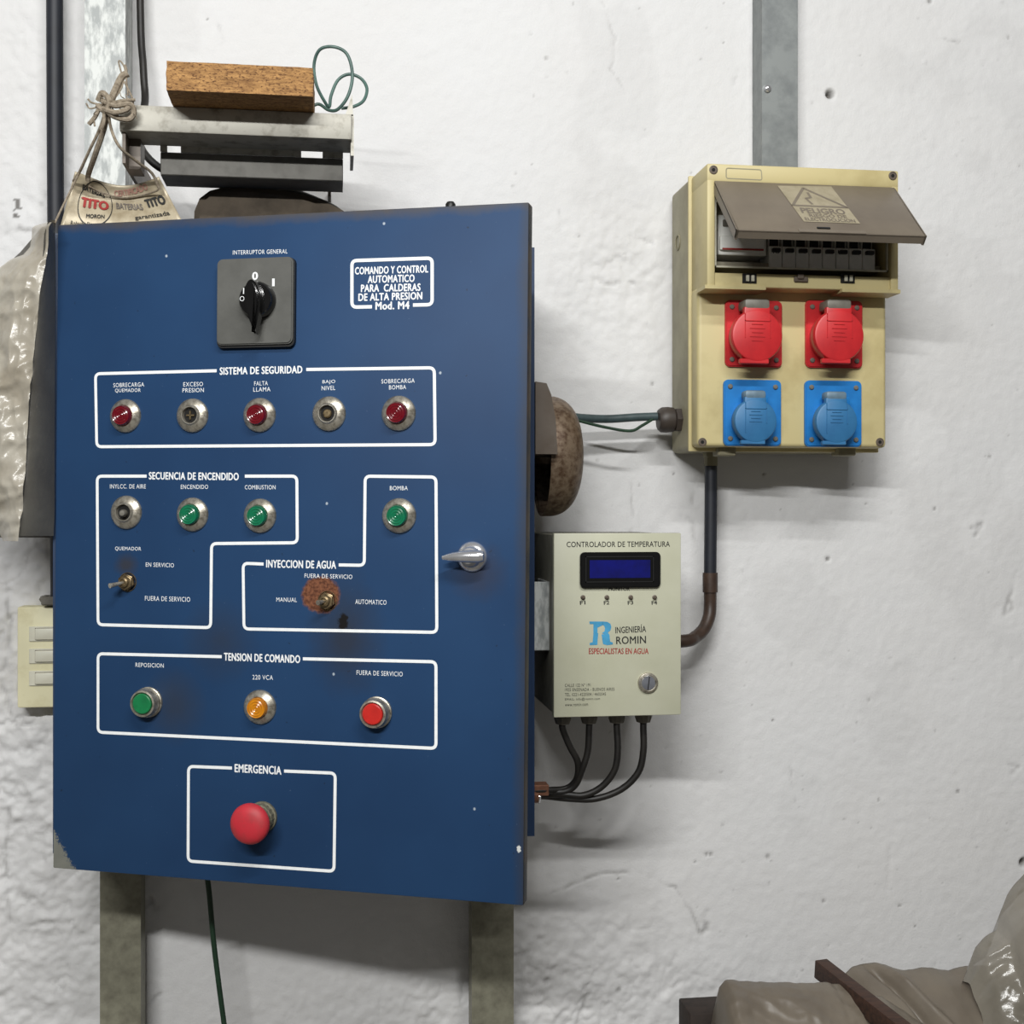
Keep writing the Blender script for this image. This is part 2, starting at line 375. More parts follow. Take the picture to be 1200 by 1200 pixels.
# ================================================================ SETTING: wall and floor
def wall_px(px, py): p = P(px, py, 0); return p.x, p.z
def seg_dist(X, Z, pts):
    d = np.full(X.shape, 9.)
    for (ax, az), (bx, bz) in zip(pts, pts[1:]):
        dx, dz = bx-ax, bz-az; L = dx*dx+dz*dz+1e-12
        t = np.clip(((X-ax)*dx+(Z-az)*dz)/L, 0, 1); d = np.minimum(d, np.hypot(X-ax-t*dx, Z-az-t*dz))
    return d
def build_wall():
    xs = np.concatenate([np.linspace(-3, -.98, 14), np.arange(-.96, 1.12, .003), np.linspace(1.14, 3.2, 14)])
    zs = np.concatenate([np.linspace(0, CZ-1.0, 8), np.arange(CZ-.98, CZ+.92, .003), np.linspace(CZ+.94, 3.3, 10)])
    X, Z = np.meshgrid(xs, zs)
    # rough, repaired plaster at left and lower left, smoother at right
    def region(px, py, rx, rz):
        x, z = wall_px(px, py); return np.exp(-(((X-x)/rx)**2+((Z-z)/rz)**2)**1.5)
    rough = np.clip(region(20, 950, .15, .45)+.25*region(30, 200, .2, .5)+.35*region(660, 1130, .16, .10)+.35*region(730, 320, .10, .12)+.5*region(620, 1190, .4, .08), 0, 1)
    H = fbm(X*4, Z*4, 3)*.003 + fbm(X*45+3, Z*45, 3)*(.0005+.0050*rough) + fbm(X*110, Z*110+9, 2)*(.0006+.0034*rough)
    rid = 1-np.abs(fbm(X*17+4, Z*9+2, 4)*3.2); H -= np.clip(rid-.88, 0, 1)*.03*rough
    D = np.zeros_like(X)
    def crack(px, w=.0022, depth=.0016, dirt=.55, jit=.0035, rag=True):
        pts = []
        for (a, b) in zip(px, px[1:]):
            for k in range(6):
                t = k/6; x, z = wall_px(a[0]+(b[0]-a[0])*t, a[1]+(b[1]-a[1])*t)
                pts.append((x+random.uniform(-jit, jit)*.6, z+random.uniform(-jit, jit)*.6))
        pts.append(wall_px(*px[-1])); d = seg_dist(X, Z, pts)
        g = np.exp(-(d/w)**2); fade = np.clip(.6+fbm(X*60, Z*60)*1.6, .1, 1) if rag else 1
        return g*depth*fade, g*dirt*fade
    cr = [([(706, 0), (722, 45), (716, 80), (736, 110)], .002, .0014, .25), ([(740, 560), (741, 600), (738, 650)], .002, .0012, .3),
          ([(255, 30), (262, 48), (250, 60)], .0022, .0012, .2), ([(692, 281), (715, 276), (752, 280), (766, 286)], .002, .0018, .25),
          ([(704, 330), (722, 333), (733, 325), (750, 337)], .0026, .0026, .3), ([(655, 245), (657, 280)], .002, .001, .2),
          ([(1100, 46), (1115, 48), (1134, 53)], .0022, .002, .4), ([(640, 1050), (700, 1025), (745, 1022), (790, 1040), (812, 1070), (822, 1100)], .0022, .0022, .4),
          ([(828, 1068), (828, 1090), (812, 1103)], .004, .003, .4), ([(0, 277), (22, 268), (40, 271)], .0025, .0018, .4),
          ([(5, 680), (12, 740), (0, 800), (18, 850)], .003, .003, .4), ([(10, 950), (6, 1010), (12, 1080)], .0028, .0024, .4),
          ([(70, 1135), (100, 1125), (106, 1150)], .004, .003, .35), ([(20, 1048), (34, 1056), (46, 1045)], .004, .003, .4),
          ([(35, 1085), (65, 1082)], .003, .003, .35), ([(30, 880), (50, 870), (55, 860)], .004, .003, .3), ([(0, 915), (25, 920), (40, 945)], .004, .003, .3),
          ([(0, 965), (30, 965), (60, 975)], .003, .003, .35), ([(175, 1052), (182, 1065), (196, 1058)], .003, .0025, .3), ([(172, 1180), (188, 1165)], .0025, .0025, .3),
          ([(800, 605), (812, 610), (816, 640)], .003, .002, .25), ([(815, 560), (812, 590)], .003, .0016, .2), ([(1140, 620), (1150, 615), (1143, 628)], .003, .0022, .4),
          ([(1180, 700), (1188, 712), (1178, 720), (1192, 670)], .0028, .0025, .4), ([(1184, 895), (1192, 900), (1186, 905)], .003, .0022, .4),
          ([(925, 900), (932, 940)], .0018, .0008, .2), ([(1045, 990), (1040, 1045)], .004, .0012, .0), ([(780, 1160), (800, 1150)], .003, .002, .3),
          ([(640, 1130), (655, 1150), (690, 1160), (680, 1190)], .003, .003, .4), ([(600, 1120), (625, 1115)], .003, .002, .3),
          ([(860, 100), (866, 80)], .002, .001, .1), ([(210, 55), (212, 45)], .003, .0016, .25), ([(50, 240), (54, 228)], .003, .003, .3)]
    for a in cr:
        g, d = crack(a[0], a[1], a[2], a[3]); H -= g; D = np.maximum(D, d)
    def pit(px, py, r, depth, dirt):
        x, z = wall_px(px, py); d = np.hypot(X-x, Z-z); g = np.exp(-(d/r)**4); return g*depth, g*dirt
    pits = [(973, 110, .0062, .014, 1.), (1200, 1011, .0065, .014, 1.), (1182, 44, .003, .002, .4), (1090, 1, .004, .003, .6), (1083, 73, .003, -.002, .0),
            (970, 655, .003, .004, .9), (1095, 596, .0026, .002, .7), (1015, 590, .002, .002, .5), (906, 844, .0022, .002, .8), (828, 1001, .003, .002, .6),
            (833, 1001, .003, .002, .6), (900, 1004, .004, .002, .5), (965, 1056, .003, .002, .6), (1054, 1061, .0025, .002, .6), (1072, 1085, .0022, .002, .7),
            (815, 1010, .002, .002, .6), (1018, 820, .0026, .001, .4), (1122, 927, .003, .001, .6), (1030, 937, .0022, .001, .6), (940, 1137, .002, .001, .5),
            (848, 50, .002, .001, .5), (243, 22, .002, .001, .6), (640, 68, .003, .001, .4), (788, 525, .003, .002, .5), (765, 450, .003, .002, .5), (790, 555, .0022, .002, .7),
            (700, 540, .003, .001, .3), (895, 556, .0025, .002, .8), (1160, 535, .003, .001, .5), (845, 905, .0022, .001, .3), (725, 1160, .004, .002, .5), (640, 1150, .005, .003, .4), (725, 1030, .002, .002, .7)]
    for a in pits:
        g, d = pit(*a); H -= g; D = np.maximum(D, d)
    for k in range(240):
        g, d = pit(random.uniform(600, 1240), random.uniform(-40, 1240), random.uniform(.0012, .0024), .0006, random.uniform(.1, .4))
        H -= g; D = np.maximum(D, d)
    # the old scribbled mark upper left
    x, z = wall_px(20, 244); mk = (np.abs(X-x) < .006) & (np.abs(Z-z) < .013) & (vnoise(X*260+5, Z*260) > .52); D = np.where(mk, .85, D)
    D = np.maximum(D, np.clip(fbm(X*7+40, Z*7+8, 4)*.5-.06, 0, .055)); D = np.maximum(D, rough*np.clip(fbm(X*28+1, Z*28, 4)*.35, 0, .06))
    inside = (X > -.95) & (X < 1.1) & (Z > CZ-.95) & (Z < CZ+.9); H = np.where(inside, H, 0)
    me = grid_mesh('wall_back', X, -H, Z)
    at = me.attributes.new('dirt', 'FLOAT', 'POINT'); at.data.foreach_set('value', D.astype(np.float32).ravel())
    k = NT('white_plaster'); k.set(Roughness=.62)
    a = k.n('ShaderNodeAttribute', attribute_name='dirt')
    c = k.mix(k.ramp(k.noise(3, 4), .35, .7), lin((226, 226, 226)), lin((223, 222, 221)))
    c = k.mix(a.outputs['Fac'], c, lin((84, 80, 74)))
    k.color(c); k.bump(k.noise(300, 5, .75), .55, .0012)
    o = obj('wall_back', me, k.m, smooth=180); tag(o, kind='structure')
build_wall()
bm = B(); box(bm, (-3, -6, -.05), (3.2, .0, 0)); o = obj('floor', bm, 'stone_floor', smooth=0); tag(o, kind='structure')

# ================================================================ CABINET
hinge = P(62, 264, -.233); hb = P(64, 1017, -.233)
X0 = hinge.x; BW = .607; YF = -.233; YB = -.062
ZB0 = CZ-.425; ZB1 = CZ+.347
zt = hinge.z; z0 = hb.z
tipb = None
DM = Matrix.Translation((X0, YF-.001, z0)) @ Matrix.Rotation(-math.radians(21.1), 4, 'Z') @ Matrix.Rotation(.008, 4, 'Y')
DF = Frame(DM); DH = zt-z0
def DF_P(px, py):
    u, v = DF.uv(px, py); return (u, 0, v)
M['door'] = m_door()
cab = thing('control_cabinet', 'large blue steel boiler control cabinet with its door ajar and white lettered panels', 'control cabinet', ((X0+BW/2), (YF+YB)/2, ZB0))
bm = B(); T = .003
box(bm, (X0, YB-T, ZB0), (X0+BW, YB, ZB1)); box(bm, (X0, YF, ZB0), (X0+T, YB-T, ZB1)); box(bm, (X0+BW-T, YF, ZB0), (X0+BW, YB-T, ZB1))
box(bm, (X0+T, YF, ZB0), (X0+BW-T, YB-T, ZB0+T)); box(bm, (X0+T, YF, ZB1-T), (X0+BW-T, YB-T, ZB1))
for a, b in (((X0, ZB0), (X0+.022, ZB1)), ((X0+BW-.022, ZB0), (X0+BW, ZB1)), ((X0, ZB0), (X0+BW, ZB0+.022)), ((X0, ZB1-.022), (X0+BW, ZB1))):
    box(bm, (max(a[0], X0+T), YF+(.0004 if b[0]-a[0] < .1 else .0012), max(a[1], ZB0+T)), (min(b[0], X0+BW-T), YF+T, min(b[1], ZB1-T)))
obj('cabinet_body', bm, 'body_blue', cab)
bm = B(); box(bm, (X0+.04, YB-.02, ZB0+.04), (X0+BW-.04, YB-.016, ZB1-.04)); obj('mounting_plate', bm, 'galv_dull', cab, label='plain steel mounting plate inside the cabinet')
bm = B(); lathe(bm, [(.006, 0), (.006, .004), (.004, .007), (0, .007)], 12, DM @ Matrix.Translation((DF.uv(525, 262)[0], .010, DH)) @ Matrix.Rotation(-PI/2, 4, 'X'))
o = obj('bolt', bm, 'dark', cab)
bm = B(); box(bm, (0, .0, 0), (.6, .02, DH), .0018, 2)
door = obj('door', bm, M['door'], cab, DM, label='blue door standing ajar, rusty along its edges')
L = lambda s, l, r, h, **k: lettering(DF, s, l, r, h, 'white_ink', cab, **k)
RB = lambda pts, w=3.6, rad=.0065, **k: ribbon(DF, pts, w, rad, 'white_ink', cab, **k)
# printed frames
RB([(254, 434.5), (112, 438), (113.5, 523.5), (510, 521), (509, 431), (359, 433)])
RB([(172, 558), (114, 558), (115, 732), (247, 735.5), (248, 637), (348.5, 636), (348, 558), (287, 558)])
RB([(309, 661), (285, 660), (286, 737), (512, 741), (511, 559), (428, 558), (427, 662.5), (397, 662)])
RB([(260, 769.5), (115, 766), (115, 858), (511, 877), (511, 775.5), (355, 772)])
RB([(272, 900), (221, 898), (220.5, 1009), (391.5, 1021), (393, 906), (333, 903.5)])
RB([(436, 359.5), (412.5, 360), (412.5, 305.5), (506.5, 302.5), (506.5, 357), (484, 357.5)], 4, .006)
bo = dict(bold=.030, spacing=1.08)
L('SISTEMA DE SEGURIDAD', (257.5, 435), (354.5, 433), 9, **bo); L('SECUENCIA DE ENCENDIDO', (174.5, 557.5), (280, 558.5), 9, **bo)
L('INYECCION DE AGUA', (312, 660.5), (394, 662), 9.5, **bo); L('TENSION DE COMANDO', (262.5, 769.5), (352, 772.5), 9.5, **bo)
L('EMERGENCIA', (275, 900), (330, 903), 10, **bo)
for s, a, b in (('COMANDO Y CONTROL', (416, 317.5), (502, 315)), ('AUTOMATICO', (431, 327.5), (486, 326)), ('PARA  CALDERAS', (423, 338), (493, 336.5)), ('DE ALTA PRESION', (420, 348.5), (495, 346.5))):
    L(s, a, b, 9, **bo)
L('Mod. M4', (440, 358.5), (480, 357.5), 9.5, **bo)
sm = dict(bold=.0, spacing=1.1)
for s, a, b, h in (('INTERRUPTOR GENERAL', (273, 296), (337, 294.5), 5), ('SOBRECARGA', (133, 451.5), (169, 450.5), 5), ('QUEMADOR', (135, 458), (165, 457.5), 5),
        ('EXCESO', (215, 450.5), (238, 450), 5), ('PRESION', (214, 457.5), (239, 457), 5), ('FALTA', (298, 449.5), (314, 449), 5), ('LLAMA', (297, 456.5), (317, 456), 5),
        ('BAJO', (378, 448), (393, 447.5), 5), ('NIVEL', (377, 455), (393, 454.5), 5), ('SOBRECARGA', (447, 447), (486, 446), 5), ('BOMBA', (456, 454), (476, 453.5), 5),
        ('INYLCC. DE AIRE', (129, 570), (171, 570), 5), ('ENCENDIDO', (212, 570.5), (244, 570.5), 5), ('COMBUSTION', (287, 571), (323, 571), 5), ('BOMBA', (457, 572), (478, 572), 5),
        ('QUEMADOR', (135, 643), (165.5, 643.5), 5), ('EN SERVICIO', (171, 661.5), (204, 662.5), 5), ('FUERA DE SERVICIO', (170, 701), (223, 702.5), 5.5),
        ('FUERA DE SERVICIO', (357, 674.5), (413, 676), 5), ('MANUAL', (324, 702.5), (348, 703), 5), ('AUTOMATICO', (416.5, 705), (453, 706), 5.5),
        ('REPOSICION', (159, 779), (192, 780), 5), ('220 VCA', (296, 793.5), (320, 794), 5.5), ('FUERA DE SERVICIO', (418, 788), (472, 790), 5.5)):
    L(s, a, b, h, **sm)
# controls on the door
def at(px, py, h=0):
    u, v = DF.uv(px, py); return DM @ Matrix.Translation((u, -h, v))
BZ = [(0, .0), (.0207, .0), (.0207, .0016), (.0195, .0034), (.0150, .0064), (.0132, .0075), (.0122, .0068)]
def lamp(px, py, col, lab, first={}):
    if 'b' not in first:
        bm = B(); lathe(bm, BZ+[(.0120, .004), (0, .004)], 32); b0 = obj('indicator_lamp', bm, 'bezel', cab, at(px, py)); first['b'] = b0
    else: b0 = clone(first['b'], 'indicator_lamp', cab, at(px, py)) if False else None
    if b0 is None:
        b0 = first['b'].copy(); C.objects.link(b0); b0.parent = cab; Mx = at(px, py); b0.matrix_local = WM[cab].inverted() @ Mx; WM[b0] = Mx
    b0['label'] = lab
    bm = B(); pr = [(.0120, .003), (.0122, .0110), (.0112, .0133)]
    for k in range(6): pr.append((.0100-.0016*k, .0129+(.0007 if k % 2 else 0)))
    pr.append((0, .0126)); lathe(bm, pr, 28)
    obj('lens', bm, col, b0, at(px, py))
lamp(147.5, 487.5, 'lens_red', 'indicator lamp with a dark red lens, leftmost in the top row')
lamp(304.5, 486.5, 'lens_red', 'indicator lamp with a dark red lens, middle of the top row')
lamp(467.5, 484.5, 'lens_red', 'indicator lamp with a dark red lens, rightmost in the top row')
lamp(226, 603, 'lens_green', 'indicator lamp with a dark green lens')
lamp(305, 604.5, 'lens_green', 'indicator lamp with a bright green lens beside the frame corner')
lamp(468, 604.5, 'lens_green', 'indicator lamp with a green lens above the key handle')
lamp(305, 828.5, 'lens_amber', 'indicator lamp with an amber lens')
for px, py, lab, bulb in ((226, 487, 'empty lamp holder without lens', 0), (386, 485, 'empty lamp holder with a dark bulb stub', 1), (148.5, 600.5, 'lamp holder without lens, bare grey bulb inside', 2)):
    bm = B(); lathe(bm, BZ[:4]+[(.0150, .0060), (.0125, .0066), (.0108, .0090), (.0098, .0090), (.0090, .0045), (0, .0042)], 32)
    h0 = obj('lamp_holder', bm, 'bezel', cab, at(px, py), label=lab)
    bm = B(); lathe(bm, [(.0092, .0043), (.0088, .0052), (0, .0052)], 24); obj('socket_well', bm, 'hole', h0, at(px, py))
    bm = B()
    if bulb == 2:
        lathe(bm, [(.0045, .004), (.0045, .013), (.003, .016), (0, .0165)], 16, Matrix.Translation((-.0015, 0, -.001)) @ Matrix.Rotation(.25, 4, 'Z'))
        obj('bulb', bm, 'grey_plastic', h0, at(px, py))
    elif bulb == 1:
        lathe(bm, [(.0052, .004), (.0052, .0072), (.004, .0085), (0, .0088)], 16); obj('bulb', bm, 'brass', h0, at(px, py))
    else:
        box(bm, (-.0052, -.0072, -.001), (.0052, -.005, .0008)); box(bm, (-.001, -.0072, -.0052), (.0008, -.005, .0052)); obj('contact', bm, 'brass', h0, at(px, py))
for px, py, col, lab in ((174.5, 822.5, 'button_green', 'green push button in a bright steel collar'), (442, 834.5, 'button_red', 'red push button in a steel collar')):
    bm = B(); lathe(bm, [(0, 0), (.0185, 0), (.0185, .003), (.0172, .0035), (.0172, .007), (.0180, .0078), (.0172, .0088), (.0165, .0130), (.0160, .0165), (.0140, .0170), (.0130, .0140), (.0, .0138)], 32)
    p0 = obj('push_button', bm, 'bezel', cab, at(px, py), label=lab)
    bm = B(); lathe(bm, [(.0125, .0138), (.0122, .0172), (.0112, .0180), (0, .0182)], 28); obj('button_face', bm, col, p0, at(px, py))
# emergency mushroom
Mx = at(308, 957)
bm = B(); lathe(bm, [(0, 0), (.0185, 0), (.0185, .004), (.0150, .005)], 32); lathe(bm, [(.0172, .005), (.0172, .0125), (.0158, .013), (.0158, .015), (.0168, .0155), (.0160, .0235), (.0120, .024), (.0110, .036)], 36, rib=-.05)
e0 = obj('emergency_stop', bm, mat('dusty_grey_collar', (126, 122, 104), .7, .2, c2=(84, 80, 66), scale=200, bump=.4), cab, Mx, label='emergency stop with a big red mushroom head on a dusty collar')
bm = B(); lathe(bm, [(.010, .030), (.0215, .0315), (.0238, .0335), (.0240, .037), (.0228, .0405), (.0195, .0435), (.0140, .0456), (.007, .0464), (0, .0466)], 36)
obj('mushroom_head', bm, 'mushroom', e0, Mx)
# toggles
def toggle(px, py, dx, dz, out, lab):
    Mx = at(px, py); bm = B()
    lathe(bm, [(0, 0), (.0118, 0), (.0118, .0012), (.0112, .0012)], 24)
    for k, (rr, h0_, h1) in enumerate(((.0105, .0012, .0050), (.0098, .0054, .0080))):
        lathe(bm, [(0, h0_), (rr, h0_), (rr, h1), (rr*.9, h1+.0006), (0, h1+.0006)], 6, Matrix.Rotation(.3+.2*k, 4, 'Y'))
    lathe(bm, [(.0062, .008), (.0062, .0085), (.0058, .009), (.0062, .0095), (.0058, .010), (.0060, .0120), (.0042, .0128), (.0034, .0110), (0, .011)], 20)
    t0 = obj('toggle_switch', bm, 'brass', cab, Mx, label=lab)
    bm = B(); a = Vector((0, -.009, 0)); b = Vector((dx, -out, dz)); tube(bm, [a, a.lerp(b, .5), b], .0024, 12, 6, rfun=lambda t: .75+.55*t)
    obj('lever', bm, 'bezel', t0, Mx)
toggle(150, 682, -.0095, -.0035, .026, 'toggle switch with a long lever pointing left')
toggle(384, 704, -.0040, -.0010, .021, 'toggle switch in a patch of rust, short lever')
# rotary main switch
u, v = DF.uv(302, 354.5); Mx = DM @ Matrix.Translation((u, 0, v)); s = .0485
bm = B(); prism(bm, rrect(-s, -s*1.06, s, s*1.06, .007), -.010, 0, .0015)
r0 = obj('rotary_switch', bm, 'switch_grey', cab, Mx, label='square grey main rotary switch with a black pointer knob')
bm = B(); prism(bm, rrect(-s-.001, -s*1.06-.003, s+.001, s*1.06, .007), -.006, -.0002); obj('back_rim', bm, 'dark', r0, Mx)
u2, v2 = DF.uv(308, 354); KM = DM @ Matrix.Translation((u2, -.010, v2)) @ Matrix.Rotation(-.08, 4, 'Y')
bm = B(); lathe(bm, [(.0215, 0), (.0215, .010), (.0195, .013), (0, .0135)], 36)
out = []
for k in range(28):
    a = 2*PI*k/28; x = math.sin(a); z = math.cos(a)
    out.append((x*(.0098 if z > -.1 else .0098*(1-((-z-.1)/.9)**1.6*.82)), z*.022 if z > 0 else z*.042))
prism(bm, out[::-1], -.023, -.010, .003)
k0 = obj('pointer_knob', bm, 'gloss_black', r0, KM)
KF = Frame(DM @ Matrix.Translation((0, -.0103, 0)))
o = lettering(KF, '0', (295.5, 323.5), (302.5, 323.3), 9.5, 'white_ink', r0, bold=.03); o = lettering(KF, '1', (319, 331), (322, 330.9), 9, 'white_ink', r0, bold=.0)
KF2 = Frame(DM @ Matrix.Translation((0, -.0238, 0)))
lettering(KF2, 'I', (285, 341), (286.2, 341), 7, 'white_ink', r0, bold=.0); lettering(KF2, 'O', (281, 350), (286.5, 350), 6, 'white_ink', r0, bold=.0)
# latch handle
Mx = at(553.5, 652.5)
bm = B(); lathe(bm, [(0, 0), (.0175, 0), (.0175, .002), (.0160, .0045), (.0125, .0065), (.0118, .0100), (.0105, .0130), (0, .0140)], 36)
h0 = obj('door_latch', bm, 'chrome', cab, Mx, label='chrome key latch with a winged lever')
bm = B(); tube(bm, [(-.030, -.020, -.001), (-.020, -.020, .0), (-.006, -.020, .0008), (.006, -.019, .0012), (.018, -.018, .0012)], .0070, 14, 6, rfun=lambda t: .30+.75*math.sin(min(1, t*1.25)*PI/2) if t < .9 else 1.05-2.5*(t-.9))
lathe(bm, [(.008, .012), (.0075, .020), (0, .022)], 20)
obj('latch_lever', bm, 'chrome', h0, Mx)

# ---- cabinet legs
def legpost(pl, pr, side):
    a = P(pl, 1100, -.062); b = P(pr, 1100, -.062)
    bm = B(); box(bm, (a.x, -.0615, 0), (b.x, -.058, ZB0+.45)); box(bm, (a.x, -.058, 0), (a.x+.004, -.02, ZB0+.45)); box(bm, (b.x-.004, -.058, 0), (b.x, -.02, ZB0+.45))
    box(bm, (a.x-.02, -.075, 0), (b.x+.02, -.005, .006))
    obj('leg', bm, 'leg_paint', cab, label='grey-olive steel channel leg')
legpost(117, 165, 'grey-olive steel channel leg under the left side of the blue cabinet')
legpost(553, 602, 'grey-olive steel channel leg under the right side of the blue cabinet')

# ---- galvanised channels and pipes on the wall
def channel(pl, pr, y, zlo, zhi, m, lab, rivets=()):
    a = P(pl, 100, y); b = P(pr, 100, y); root = thing('steel_channel', lab, 'steel channel', ((a.x+b.x)/2, 0, zlo))
    bm = B(); t = .0025; box(bm, (a.x, y, zlo), (b.x, y+t, zhi)); box(bm, (a.x, y+t, zlo), (a.x+t, -.001, zhi)); box(bm, (b.x-t, y+t, zlo), (b.x, -.001, zhi))
    obj('channel_body', bm, m, root)
    for px, py in rivets:
        bm = B(); lathe(bm, [(.006, 0), (.0055, .003), (.003, .005), (0, .0055)], 16, Matrix.Translation(P(px, py, y))); obj('rivet', bm, 'chrome', root)
    return root
channel(99, 147, -.062, ZB1-.02, 2.95, 'galv', 'bright galvanised channel running up the wall above the left of the blue cabinet')
channel(893, 935, -.045, CZ+.40, 2.95, 'galv_dull', 'dull grey galvanised channel running up the wall above the socket box', [(899, 104)])
bm = B(); a = P(64, 10, -.03); tube(bm, [(a.x, -.03, 2.95), (a.x, -.03, 2.2), (a.x+.002, -.03, 1.8), (a.x+.006, -.03, CZ-.13)], .0115, 16, 4)
o = obj('conduit_pipe', bm, 'black_pipe'); tag(o, 'black vertical conduit on the wall at the far left behind the plastic bag', 'pipe')
bm = B(); p = [P(163, 10, -.03), P(164, 12, -.03), P(168, 80, -.04), P(170, 118, -.05), P(164, 150, -.09), P(168, 178, -.115), P(200, 203, -.125), P(260, 213, -.135), P(330, 222, -.13), P(370, 235, -.12), P(400, 252, -.10), P(420, 290, -.05)]
p[0].z = 2.9; p[1].z = P(163, 12, -.03).z+.06
tube(bm, p, .0052, 12, 6); o = obj('power_cable', bm, 'cable'); tag(o, 'thick black cable curving from the channel down behind the steel tray', 'cable')

# ---- steel tray bracket, wood block, wire loops
tl = P(140, 120, -.27); tr = P(412, 131, -.27); ZT = CZ+.500; ZL = CZ+.468
tray = thing('steel_bracket', 'worn galvanised steel bracket of two horizontal channels carrying a wood block', 'bracket', ((tl.x+tr.x)/2, -.2, CZ+.44))
bm = B(); box(bm, (tl.x, -.27, ZL), (tr.x, -.266, ZT), .0015, 2); box(bm, (tl.x, -.267, ZT-.003), (tr.x, -.209, ZT)); box(bm, (tl.x, -.267, ZL), (tr.x, -.209, ZL+.003)); box(bm, (tl.x+.06, -.211, ZL+.003), (tr.x-.05, -.209, ZT-.003))
obj('upper_channel', bm, 'bracket', tray)
br = P(402, 190, -.209); LX = P(188, 190, -.209).x; bm = B()
box(bm, (LX, -.209, CZ+.431), (br.x, -.206, CZ+.4602), .001, 1); box(bm, (LX, -.206, CZ+.431), (br.x, -.150, CZ+.434)); box(bm, (LX, -.153, CZ+.434), (br.x, -.150, CZ+.46))
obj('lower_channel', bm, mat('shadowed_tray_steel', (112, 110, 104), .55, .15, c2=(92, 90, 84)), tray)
bm = B(); s0, s1, s2, s3 = (P(q, 175, -.209).x for q in (196, 212, 353, 378))
for a, b in ((LX, s0), (s1, s2), (s3, br.x)): box(bm, (a, -.2105, CZ+.4605), (b, -.207, ZL-.0002))
obj('spacer', bm, 'bracket', tray)
bm = B(); box(bm, (tl.x+.002, -.262, CZ+.43), (tl.x+.006, -.001, ZL+.001)); box(bm, (tl.x+.006, -.235, CZ+.43), (tl.x+.020, -.20, ZL)); obj('side_arm', bm, 'bell_body', tray)
bm = B(); box(bm, (tr.x-.001, -.262, ZT-.05), (tr.x+.003, -.19, ZT+.002)); prism(bm, [(tr.x-.008, ZT), (tr.x+.002, ZT), (tr.x+.001, ZT+.028)], -.262, -.258); obj('end_plate', bm, 'bracket', tray)
bm = B(); box(bm, (tr.x-.03, -.13, CZ+.43), (tr.x-.026, -.001, ZL)); obj('side_arm', bm, 'bell_body', tray)
w0 = P(195, 100, -.33); w1 = P(367, 100, -.33)
def m_wood():
    k = NT('rough_sawn_wood'); k.set(Roughness=.8)
    g = k.noise(60, 6, .7, (1, 3, 5)); sp = k.noise(240, 4, .7, (1, 2, 2))
    c = k.mix(k.ramp(g, .35, .65), lin((192, 146, 90)), lin((132, 94, 54))); c = k.mix(k.ramp(sp, .52, .64), c, lin((84, 50, 24)))
    k.color(c); k.bump(sp, .6, .002); return k.m
bm = B(); box(bm, (w0.x, -.33, ZT+.0005), (w1.x, -.20, ZT+.035), 0)
bmesh.ops.subdivide_edges(bm, edges=bm.edges[:], cuts=18, use_grid_fill=True)
for v in bm.verts:
    n = fbm(np.array([v.co.x*60+v.co.y*40]), np.array([v.co.z*70+v.co.y*30]), 3)[0]
    if v.co.z > ZT+.002: v.co.z += n*.0014; v.co.y += n*.002
    v.co.x += n*.0012
o = obj('wood_block', bm, m_wood(), smooth=20); tag(o, 'rough sawn brown block of wood lying on the steel bracket', 'wood block')
bm = B(); W = lambda x, y, d: P(x, y, d)
tube(bm, [W(355, 133, -.24), W(372, 122, -.235), W(385, 129, -.24), W(396, 128, -.245), W(408, 112, -.25), W(413, 88, -.25), W(407, 64, -.25), W(392, 55, -.25), W(375, 58, -.245), W(368, 76, -.24), W(371, 100, -.24), W(381, 120, -.235), W(386, 125, -.23),
          W(388, 112, -.225), W(396, 94, -.22), W(409, 87, -.22), W(423, 92, -.22), W(430, 104, -.225), W(426, 118, -.23), W(414, 125, -.235), W(400, 127, -.235)], .0021, 10, 6)
o = obj('wire_loop', bm, 'green_wire'); tag(o, 'thin grey-green wire coiled in loops at the right end of the bracket', 'wire')

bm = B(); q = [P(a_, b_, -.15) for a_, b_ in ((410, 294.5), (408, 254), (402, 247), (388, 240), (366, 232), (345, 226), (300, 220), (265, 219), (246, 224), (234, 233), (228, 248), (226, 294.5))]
prism(bm, [(v.x, v.z) for v in q], -.16, -.075, .008)  # plain dark brown rounded shape extruded above the cabinet, behind the bracket
o = obj('dark_lump', bm, mat('matte_dark_brown', (92, 82, 70), .9, c2=(70, 62, 52), scale=30, bump=.3), smooth=60); tag(o, 'dark brown rounded bundle lying on top of the cabinet behind the steel bracket', 'lump')

# ---- hanging tag with string
TY = -.205
tagroot = thing('paper_tag', 'curved silvery battery shop tag hanging on string above the cabinet corner', 'tag', tuple(P(140, 262, TY)))
def tagmap(s, t):      # s 0..1 across, t 0..1 down -> world point
    top = (163*0+88+s*98, 201+6*s+13*math.sin(PI*s**1.15)); bot = (70+s*146, 268-4*s)
    if s > .5: pass
    x = top[0]+(bot[0]-top[0])*t; y = top[1]+(bot[1]-top[1])*t
    bow = .016*math.sin(PI*s)-.010*t*0
    return P(x, y, TY-.002+bow*(1-.3*t)+.006*math.sin(5*t))
n1, n2 = 14, 34; X = np.zeros((n1, n2)); Y = X.copy(); Z = X.copy()
for i in range(n1):
    for j in range(n2):
        q = tagmap(j/(n2-1), i/(n1-1)); X[i, j], Y[i, j], Z[i, j] = q
me = grid_mesh('paper_sheet', X, Y, Z); o = obj('paper_sheet', me, 'paper', tagroot, smooth=180)
sd = o.modifiers.new('thickness', 'SOLIDIFY'); sd.thickness = .0006; sd.offset = 1
